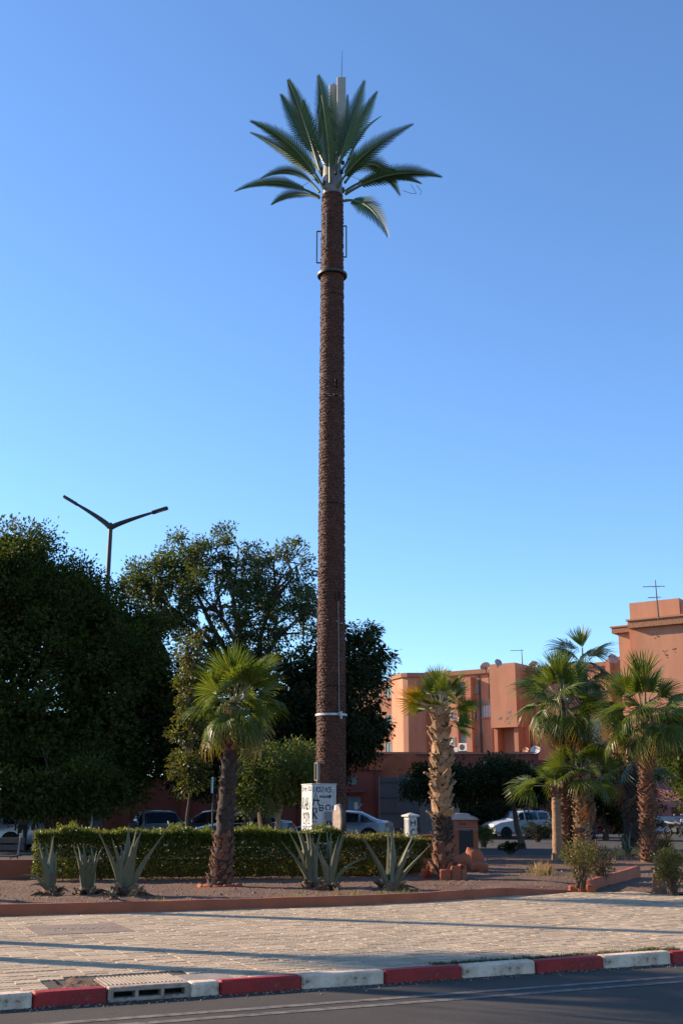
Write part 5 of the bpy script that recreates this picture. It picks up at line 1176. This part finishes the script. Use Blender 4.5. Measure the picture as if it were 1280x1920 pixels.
def car(label, prof, paint, loc, rz, wr=.31, wheels=(1.28, -1.28), rack=False, chrome=False, stripe=False):
    S = PROFILES[prof]; t = thing('parked_car', label, 'car', loc, rz, 'cars parked behind the planting'); mb = MB(); vs = []
    for x, zl, zb, zt_, w, wt in S:
        half = [(w * .86, zl), (w * .99, zl + .14), (w * 1.0, zl + (zb - zl) * .6), (w * .97, zb), (wt + .01, zt_ - .035), (wt - .10, zt_ + .004), (0, zt_ + .022)]
        vs += [Vector((x, y, z_)) for y, z_ in half] + [Vector((x, -y, z_)) for y, z_ in half[-2::-1]]
    k = 13; n = len(S); fs = [(i * k + j, i * k + j + 1, (i + 1) * k + j + 1, (i + 1) * k + j) for i in range(n - 1) for j in range(k - 1)] + [((i + 1) * k, i * k, i * k + k - 1, (i + 1) * k + k - 1) for i in range(n - 1)]
    fs += [tuple(range(k - 1, -1, -1)), tuple(range((n - 1) * k, n * k))]
    mb.add(vs, fs); mb.build('body', paint, t, 32)
    xs_ = [s[0] for s in S]
    def lerp_(x, c_): return float(np.interp(-x, [-q for q in xs_], [s[c_] for s in S]))
    def side(x, fz, sg, off=.012):
        zb, zt_, w, wt = lerp_(x, 2), lerp_(x, 3) - .035, lerp_(x, 4) * .97, lerp_(x, 5) + .01; return (x, sg * (w + (wt - w) * fz + off), zb + (zt_ - zb) * fz)
    roof0, roof1 = S[5][0], S[7][0]; rear = S[8][0]
    cuts = [(S[4][0] - .30, roof0 - .18), (roof0 - .28, (roof0 + rear) / 2 - .1), ((roof0 + rear) / 2 - .2, rear + .12)]
    for sg in (-1, 1):
        for q, (xa, xb) in enumerate(cuts):
            N_ = 6; up_, lo_ = [], []
            for i in range(N_ + 1):
                x = xa + (xb - xa) * i / N_; lo_.append(side(x, .06, sg)); hgt = lerp_(x, 3) - lerp_(x, 2)
                up_.append(side(x, .90 if hgt > .25 else max(.1, .9 * hgt / .3), sg))
            mb = MB(); m0 = len(lo_); mb.add(lo_ + up_, [(i, i + 1, m0 + i + 1, m0 + i) for i in range(N_)]); mb.build('side_window', m_cglass, t)
        if chrome: mb = MB(); mb.tube([side(x, .03, sg, .02) for x in np.linspace(cuts[0][0], cuts[2][1], 8)], .018, 5); mb.build('window_trim', m_rim, t)
        mb = MB(); x = S[4][0] - .32; mb.box((x, sg * (lerp_(x, 4) + .10), lerp_(x, 2) + .08), (.12, .18, .13), bev=.03); mb.build('mirror', m_trim, t)
        for x in (cuts[1][0] - .35, cuts[2][0] - .30):
            p = side(x, 0, sg); mb = MB(); mb.box((x, p[1] + sg * .01, p[2] - .12), (.18, .03, .035)); mb.build('door_handle', m_trim if prof == 'estate' else paint, t)
        for x in wheels:
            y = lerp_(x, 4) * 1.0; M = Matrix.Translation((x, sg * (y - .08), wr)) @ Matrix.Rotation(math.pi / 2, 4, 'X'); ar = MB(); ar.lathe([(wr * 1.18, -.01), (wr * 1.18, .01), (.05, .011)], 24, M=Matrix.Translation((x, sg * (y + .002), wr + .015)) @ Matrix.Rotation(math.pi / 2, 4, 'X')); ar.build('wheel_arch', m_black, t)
            mb = MB(); mb.lathe([(wr * .62, -.10), (wr * .95, -.105), (wr, -.07), (wr, .07), (wr * .95, .105), (wr * .62, .10)], 24, M=M, closed=True); w_ = mb.build('wheel', m_tyre, t, 40)
            mb = MB(); mb.lathe([(wr * .64, -.085), (wr * .60, -.095), (wr * .56, -.07), (wr * .56, .07), (wr * .60, .095), (wr * .64, .085)], 20, M=M, closed=True)
            for a_ in range(5):
                Ma = M @ Matrix.Rotation(a_ * 2 * math.pi / 5, 4, 'Z')
                for zz in (-.08, .08): mb.box((0, 0, 0), (wr * .58, wr * .14, .02), M=Ma @ Matrix.Translation((wr * .3, 0, zz)))
            mb.build('rim', m_rim, w_, 40)
        x = S[1][0]; mb = MB(); mb.lathe([(.02, -.5), (.8, -.35), (1, 0), (.8, .35), (.02, .5)], 10); mb.v = [(x - .02 + v[0] * .10, sg * (S[1][4] - .14) + v[1] * .15, lerp_(x, 2) - .06 + v[2] * .17) for v in mb.v]; mb.build('headlight', m_lamp, t, 60)
        x = S[-2][0]; mb = MB(); mb.box((x - .02, sg * (S[-2][4] - .07), S[-2][2] - .10), (.14, .16, .22), bev=.04); mb.build('tail_light', m_red, t)
    def screen(i0, i1, f0, f1):
        a_, c_ = S[i0], S[i1]; N_ = 5; vs = []
        for i in range(N_ + 1):
            g_ = f0 + (f1 - f0) * i / N_; x = a_[0] + (c_[0] - a_[0]) * g_; zt_ = lerp_(x, 3); wt = lerp_(x, 5) - .04; sgn = 1 if i0 < 6 else -1
            vs += [(x + sgn * .014, -wt, zt_ - .012), (x + sgn * .014, -wt * .5, zt_ + .028), (x + sgn * .014, wt * .5, zt_ + .028), (x + sgn * .014, wt, zt_ - .012)]
        mb = MB(); mb.add(vs, [(i * 4 + j, i * 4 + j + 1, i * 4 + j + 5, i * 4 + j + 4) for i in range(N_) for j in range(3)]); return mb
    screen(4, 5, .08, .92).build('windscreen', m_cglass, t); screen(8 if prof != 'sedan' else 7, 9 if prof != 'sedan' else 8, .1, .9).build('rear_window', m_cglass, t)
    x = S[0][0]; mb = MB(); mb.box((x - .015, 0, .42), (.05, 1.0, .16), bev=.02); mb.build('grille', m_trim, t); mb = MB(); mb.box((x + .012, 0, .33), (.02, .5, .11)); mb.build('number_plate', m_ac, t)
    mb = MB(); mb.box((S[-1][0] - .01, 0, .52), (.02, .5, .11)); mb.build('number_plate', m_ac, t)
    mb = MB(); mb.tube([(roof1 + .3, 0, 1.45), (roof1 + .0, 0, 1.75)], .008, 4); mb.build('aerial', m_trim, t)
    if rack:
        mb = MB(); [mb.box((x, 0, 1.50), (.04, 1.2, .03)) for x in (.0, -.5, -1.0)]; [mb.box((-.5, y, 1.53), (1.2, .03, .03)) for y in (-.5, -.2, .1, .4)]; mb.build('roof_rack', m_dark, t)
    return t
m_silver = paintmat('silver_paint', (.36, .42, .50), .3, .4); m_gpaint = paintmat('grey_paint', (.11, .11, .11), .4, .1, .4); m_darkp = paintmat('dark_blue_paint', (.022, .03, .045), .2, .2); m_whitep = paintmat('white_paint', (.44, .46, .48), .35); m_bsil = paintmat('blue_silver_paint', (.17, .21, .27), .3, .4)
def cz(px, Y): return Vector((colX(px, Y, .6), Y, .03))
q = cz(-34, 44.6); car('silver car cut by the left picture edge', 'sedan', m_silver, q, R(178), .32, (1.42, -1.42))
q = cz(298, 43); car('dusty grey hatchback facing the camera behind the hedge', 'hatch', m_gpaint, q, R(-70))
q = cz(452, 50); car('dark blue saloon mostly hidden behind the charred palm', 'sedan', m_darkp, q, R(183), .32, (1.42, -1.42), chrome=True)
q = cz(383, 52); car('dark car just showing between the grey hatchback and the charred palm', 'hatch', paintmat('slate_paint', (.05, .055, .065), .3, .3), q, R(185))
q = cz(637, 51); car('blue-silver saloon emerging right of the mast', 'sedan', m_bsil, q, R(170), .34, (1.42, -1.42))
q = cz(970, 62); car('boxy white estate car with roof rack under the dark trees', 'estate', m_whitep, q, R(202), .28, (1.15, -1.2), rack=True)
# motorbikes by the stall
def motorbike(label, px, Y, rz):
    t = thing('motorbike', label, 'motorbike', cz(px, Y), R(rz), 'motorbikes by the stall')
    for x in (.62, -.62):
        mb = MB(); mb.lathe([(.22, -.04), (.30, -.05), (.31, 0), (.30, .05), (.22, .04)], 18, M=Matrix.Translation((x, 0, .31)) @ Matrix.Rotation(math.pi / 2, 4, 'X'), closed=True); [mb.tube([(x - .25 * math.cos(a), 0, .31 - .25 * math.sin(a)), (x + .25 * math.cos(a), 0, .31 + .25 * math.sin(a))], .012, 4) for a in (0, .8, 1.6, 2.4)]; mb.build('wheel', m_tyre, t)
    mb = MB(); mb.tube([(.62, 0, .31), (.42, 0, .75), (.30, 0, 1.0)], .04, 6); mb.tube([(.30, -.32, 1.02), (.30, .32, 1.02)], .018, 5); mb.build('fork', m_dark, t)
    mb = MB(); mb.tube([(.42, 0, .72), (.1, 0, .80), (-.1, 0, .72)], [.10, .14, .10], 8); mb.box((0, 0, .42), (.4, .24, .3), bev=.06); mb.tube([(-.1, 0, .5), (-.62, 0, .31)], .04, 6); mb.build('frame', m_trim, t)
    mb = MB(); mb.tube([(-.05, 0, .76), (-.4, 0, .76), (-.75, 0, .84)], [.08, .12, .07], 8); mb.build('seat', m_trim, t)
    mb = MB(); mb.lathe([(.02, -.06), (.09, -.02), (.10, .04), (.02, .06)], 12, M=Matrix.Translation((.44, 0, .92)) @ Matrix.Rotation(math.pi / 2, 4, 'Y')); mb.build('headlight', m_lamp, t, 50)
    for s in (-1, 1): mb = MB(); mb.tube([(.30, s * .28, 1.02), (.30, s * .34, 1.18)], .01, 4); mb.box((.30, s * .36, 1.22), (.02, .12, .08)); mb.build('mirror', m_steel, t)
motorbike('dark motorbike in front of the pink stall', 1266, 62, -60); motorbike('second dark motorbike at the right border by the stall', 1282, 64, -70)

# ================================================================ STREET THINGS
def street_lamp(label, base, H, armL, rz, dn, armR=None):
    t = thing('street_lamp', label, 'street lamp', base, rz, 'street lamps')
    mb = MB(); mb.tube([(0, 0, 0), (0, 0, .3), (0, 0, .32), (0, 0, H)], [.15, .15, .13, .105], 10); mb.build('pole', m_dark, t, 40)
    mb = MB(); mb.lathe([(.09, H - .25), (.12, H - .2), (.12, H + .02), (.05, H + .1)], 10); mb.build('collar', m_dark, t, 40)
    for s, rise in ((-1, dn[0]), (1, dn[1])):
        mb = MB(); n = 8; pts = [(s * (armL if s < 0 else (armR or armL)) * k / n, 0, H - .15 + rise * (k / n) ** .85) for k in range(n + 1)]; mb.tube(pts, [.14 - .08 * k / n for k in range(n + 1)], 8); a_ = mb.build('arm', m_dark, t, 40)
        e = Vector(pts[-1]); d_ = (Vector(pts[-1]) - Vector(pts[-2])).normalized(); M = Matrix.Translation(e + d_ * .28) @ Vector((1, 0, 0)).rotation_difference(d_).to_matrix().to_4x4()
        mb = MB(); mb.box((0, 0, 0), (.85, .36, .14), M=M, bev=.045); h_ = mb.build('lamp_head', m_dark, t, 40)
        mb = MB(); mb.box((0, 0, 0), (.40, .2, .012), M=M @ Matrix.Translation((.05, 0, -.073))); mb.build('lens', m_lamp, h_)
    return t
LY = 53.0; lt = at(208, 985, LY); base = Vector((lt.x, LY, .03))
street_lamp('dark double-arm street lamp rising above the ficus', base, lt.z, 1.82, R(0), (1.25, .80), 2.12)
# benches
def bench(label, loc, rz, m, L=1.7, leg_m=None):
    t = thing('park_bench', label, 'bench', loc, rz, 'park benches')
    for k in range(3): mb = MB(); mb.box((0, -.20 + .16 * k, .44), (L, .13, .035), bev=.008); mb.build('seat_slat', m, t)
    for k in range(2): mb = MB(); mb.box((0, .26 + .03 * k, .62 + .17 * k), (L, .03, .13), bev=.008); mb.build('back_slat', m, t)
    for s in (-1, 0, 1):
        mb = MB(); x = s * (L / 2 - .12); mb.tube([(x, -.26, 0), (x, -.22, .3), (x, -.26, .42), (x, .2, .42), (x, .30, .9), (x, .28, .95)], .022, 6); mb.tube([(x, .18, .42), (x, .24, .2), (x, .28, 0)], .022, 6)
        mb.tube([(x, -.2, .05), (x, -.08, .18), (x, -.16, .3), (x, -.2, .2)], .014, 5); mb.build('leg', leg_m or m_dark, t, 50)
bench('dark slatted bench with pale cast legs at the left picture edge', gnd(-22, 1640, .04), R(-6), mat('bench_dark_wood', (.07, .06, .045), .7), 1.5, mat('cast_pale', (.3, .28, .24), .7))
q = Vector((colX(462, 34, .8), 34, .03)); bench('cream slatted bench seen over the hedge behind the charred palm', q, R(172), mat('bench_cream', (.55, .47, .32), .6, (.45, .37, .25), 4), .78)
# sign posts
p = at(398, 1474, 36); t = thing('street_sign', 'narrow pale blue street sign seen nearly edge-on left of the charred palm', 'sign', (p.x, 36, .03), R(-77)); mb = MB(); mb.box((0, 0, p.z), (.42, .03, .5), bev=.008); mb.build('plate', mat('pale_blue_sign', (.30, .5, .58), .5), t); mb = MB(); mb.tube([(0, .04, 0), (0, .04, p.z + .2)], .03, 8); mb.build('post', m_dark, t)
p = at(171, 1530, 42); t = thing('sign_post', 'thin pale post standing up behind the long hedge', 'post', (p.x, 42, .03)); mb = MB(); mb.tube([(0, 0, 0), (.05, 0, p.z + .25)], .04, 8); mb.build('tube', mat('pale_post', (.4, .4, .38), .5), t, 50); mb = MB(); mb.box((.24, .04, p.z - .1), (.34, .02, .7), bev=.01); mb.build('plate', m_dark, t)
# white lettered pillar
p = at(769, 1527, 33.0); t = thing('service_pillar', 'small white service pillar with black letters and peaked cap', 'pillar', (p.x, 33, .05), R(28)); h = p.z - .05; m_pil = mat('pillar_white', (.55, .53, .48), .7, (.42, .38, .33), 5)
mb = MB(); mb.box((0, 0, h / 2 - .03), (.27, .27, h - .06), bev=.01); mb.build('body', m_pil, t)
mb = MB(); mb.add([(-.19, -.19, h - .06), (.19, -.19, h - .06), (.19, .19, h - .06), (-.19, .19, h - .06), (-.19, -.19, h - .02), (.19, -.19, h - .02), (.19, .19, h - .02), (-.19, .19, h - .02), (0, 0, h + .05)], [(3, 2, 1, 0), (0, 1, 5, 4), (1, 2, 6, 5), (2, 3, 7, 6), (3, 0, 4, 7), (4, 5, 8), (5, 6, 8), (6, 7, 8), (7, 4, 8)]); mb.build('cap', m_pil, t)
mb = MB(); scrawl(mb, Matrix.Translation((0, -.139, 0)), 'HCt', -.08, h - .32, .17, .15, .26, .035, 0, True); mb.build('lettering', m_ink, t)
mb = MB(); [mb.box((-.139, y, h / 2), (.01, .02, h * .8)) for y in (-.09, .0, .09)]; mb.build('side_grille', m_grey, t)
# terracotta booth
p = at(868, 1537, 34.5); t = thing('terracotta_booth', 'small terracotta booth with dusty domed cap and dark niche', 'booth', (p.x, 34.5, .05), R(8)); h = p.z - .05
mb = MB(); mb.box((0, .3, h / 2), (.86, .7, h), bev=.02); mb.build('body', m_terra, t, 40)
mb = MB(); n = 14; cs = []
for k in range(n + 1): x = -.48 + .96 * k / n; cs.append((x, h + .002 + .16 * math.sin(math.pi * k / n) ** .6 + (.03 if x < .2 else -.02)))
mb.prism([(-.5, h + .002)] + cs + [(.5, h + .002)], -.72, .12, 0, Matrix.Rotation(math.pi / 2, 4, 'X')); mb.build('cap', mat('dusty_cap', (.42, .38, .35), .8, (.33, .28, .25), 4), t, 60)
mb = MB(); mb.box((.06, -.055, h * .45), (.42, .03, h * .62)); mb.build('niche', mat('niche_dark', (.03, .025, .022), .8), t); mb = MB(); [mb.tube([(-.43, -.06, z_), (.0, -.07, z_ - .04), (.43, -.06, z_ - .03)], .006, 5) for z_ in (h * .88, h * .82, h * .78)]; mb.build('cable', m_grey, t)
mb = MB(); scrawl(mb, Matrix.Translation((0, -.056, 0)), 'RA', -.12, h - .16, .09, .07, .1, .02, 0); mb.build('lettering', m_ink, t)
p = gp(866, 1604); t = thing('water_standpipe', 'thin teal standpipe in front of the terracotta booth', 'pipe', (p.x, p.y, .08)); mb = MB(); mb.tube([(0, 0, 0), (0, 0, .72), (.02, -.03, .8), (.05, -.06, .76)], .03, 8); mb.build('tube', mat('teal_paint', (.10, .16, .15), .6), t, 50); mb = MB(); mb.lathe([(.03, .6), (.055, .62), (.055, .7), (.03, .72)], 10); mb.build('collar', m_dark, t)
o = wall_piece('low_wall', [(colX(778, 36, .5), 36.2), (colX(845, 36, .5), 36.0)], .78, .80, .25, m_terra); tag(o, 'low terracotta wall between the white pillar and the booth', 'wall')
mb = MB(); mb.lathe([(.05, 0), (.07, .05), (.05, .11), (.02, .12)], 8); p = gp(907, 1616); tag(mb.build('litter', mat('pink_litter', (.6, .3, .35), .6), None, None, p), 'crumpled pink and white litter on the soil by the lumps', 'litter')
# ---------------------------------------------------------------- person behind the hedge
def person(label, loc, rz):
    t = thing('person', label, 'person', loc, rz)
    J = {'pel': (0, 0, .96), 'wai': (0, .01, 1.10), 'che': (0, .0, 1.32), 'nec': (0, .01, 1.47), 'hd0': (0, -.02, 1.56), 'hd1': (0, -.025, 1.66), 'hd2': (0, -.02, 1.73)}
    E_ = [('pel', 'wai'), ('wai', 'che'), ('che', 'nec'), ('nec', 'hd0'), ('hd0', 'hd1'), ('hd1', 'hd2')]; rad = {'pel': (.16, .115), 'wai': (.15, .10), 'che': (.17, .115), 'nec': (.058, .06), 'hd0': (.066, .075), 'hd1': (.078, .092), 'hd2': (.05, .06)}
    for s, n in ((-1, 'l'), (1, 'r')):
        J.update({n + 'hip': (s * .095, 0, .88), n + 'kne': (s * .11, -.03, .48), n + 'ank': (s * .12, .03, .09), n + 'toe': (s * .14, -.13, .04), n + 'sho': (s * .19, .0, 1.40), n + 'elb': (s * (.27 if s < 0 else .36), .05 if s < 0 else -.05, 1.13), n + 'wri': (s * (.26 if s < 0 else .52), -.10, .90 if s < 0 else .96), n + 'han': (s * (.25 if s < 0 else .57), -.14, .82 if s < 0 else .90)})
        E_ += [('pel', n + 'hip'), (n + 'hip', n + 'kne'), (n + 'kne', n + 'ank'), (n + 'ank', n + 'toe'), ('che', n + 'sho'), (n + 'sho', n + 'elb'), (n + 'elb', n + 'wri'), (n + 'wri', n + 'han')]
        rad.update({n + 'hip': (.095, .1), n + 'kne': (.065, .068), n + 'ank': (.045, .05), n + 'toe': (.04, .03), n + 'sho': (.07, .07), n + 'elb': (.05, .05), n + 'wri': (.034, .034), n + 'han': (.034, .024)})
        for q in range(5):
            dx = (q - 2) * .018; ln = (.05, .075, .08, .075, .06)[q]; base_ = J[n + 'han']; J[n + 'f%d' % q] = (base_[0] + dx * .6 + (.0 if q else -.02), base_[1] - .02 + dx * .4, base_[2] - ln * .9); E_.append((n + 'han', n + 'f%d' % q)); rad[n + 'f%d' % q] = (.009, .009)
    names = list(J); me = bpy.data.meshes.new('body'); me.from_pydata([J[k] for k in names], [(names.index(a), names.index(c_)) for a, c_ in E_], [])
    o = link(me, 'body', t); md = o.modifiers.new('skin', 'SKIN'); o.modifiers.new('sub', 'SUBSURF').levels = 1; o.modifiers['sub'].render_levels = 2; md.use_smooth_shade = True
    for i, k in enumerate(names): me.skin_vertices[0].data[i].radius = rad[k]; me.skin_vertices[0].data[i].use_root = (k == 'pel')
    m, nt, b_ = _new('person_clothes'); tc = nt.nodes.new('ShaderNodeTexCoord'); sx = nt.nodes.new('ShaderNodeSeparateXYZ'); nt.links.new(tc.outputs['Object'], sx.inputs[0])
    dv = nt.nodes.new('ShaderNodeMath'); dv.operation = 'DIVIDE'; dv.inputs[1].default_value = 2.0; nt.links.new(sx.outputs['Z'], dv.inputs[0])
    rp_ = _ramp(nt, dv.outputs[0], [(0, (.02, .02, .022)), (.04, (.025, .025, .03)), (.485, (.12, .11, .10)), (.545, (.20, .19, .17)), (.60, (.14, .12, .11)), (.66, (.22, .20, .18)), (.735, (.33, .19, .13))]); rp_.color_ramp.interpolation = 'CONSTANT'
    nt.links.new(rp_.outputs[0], b_.inputs['Base Color']); b_.inputs['Roughness'].default_value = .8; me.materials.append(m)
    mb = MB(); mb.lathe([(.02, .02), (.085, .0), (.10, .06), (.09, .12), (.05, .155), (.01, .165)], 14); mb.v = [(x, y * 1.15 + .012, z_ + 1.62) for x, y, z_ in mb.v]; mb.build('hair', m_trim, t, 60)
    mb = MB(); mb.tube([(0, -.11, 1.655), (0, -.135, 1.625), (0, -.115, 1.615)], [.01, .016, .012], 6); mb.build('nose', mat('skin_tone', (.33, .19, .13), .6), t, 60)
    for s in (-1, 1): mb = MB(); mb.lathe([(.003, -.012), (.012, 0), (.003, .012)], 8, (s * .032, -.105, 1.665)); mb.build('eye', m_trim, t)
    mb = MB(); mb.box((0, -.105, 1.585), (.05, .012, .008)); mb.build('mouth', mat('lip', (.25, .09, .08), .6), t)
person('person in dark trousers and striped grey sweater beside the silver car', cz(42, 43.0), R(15))
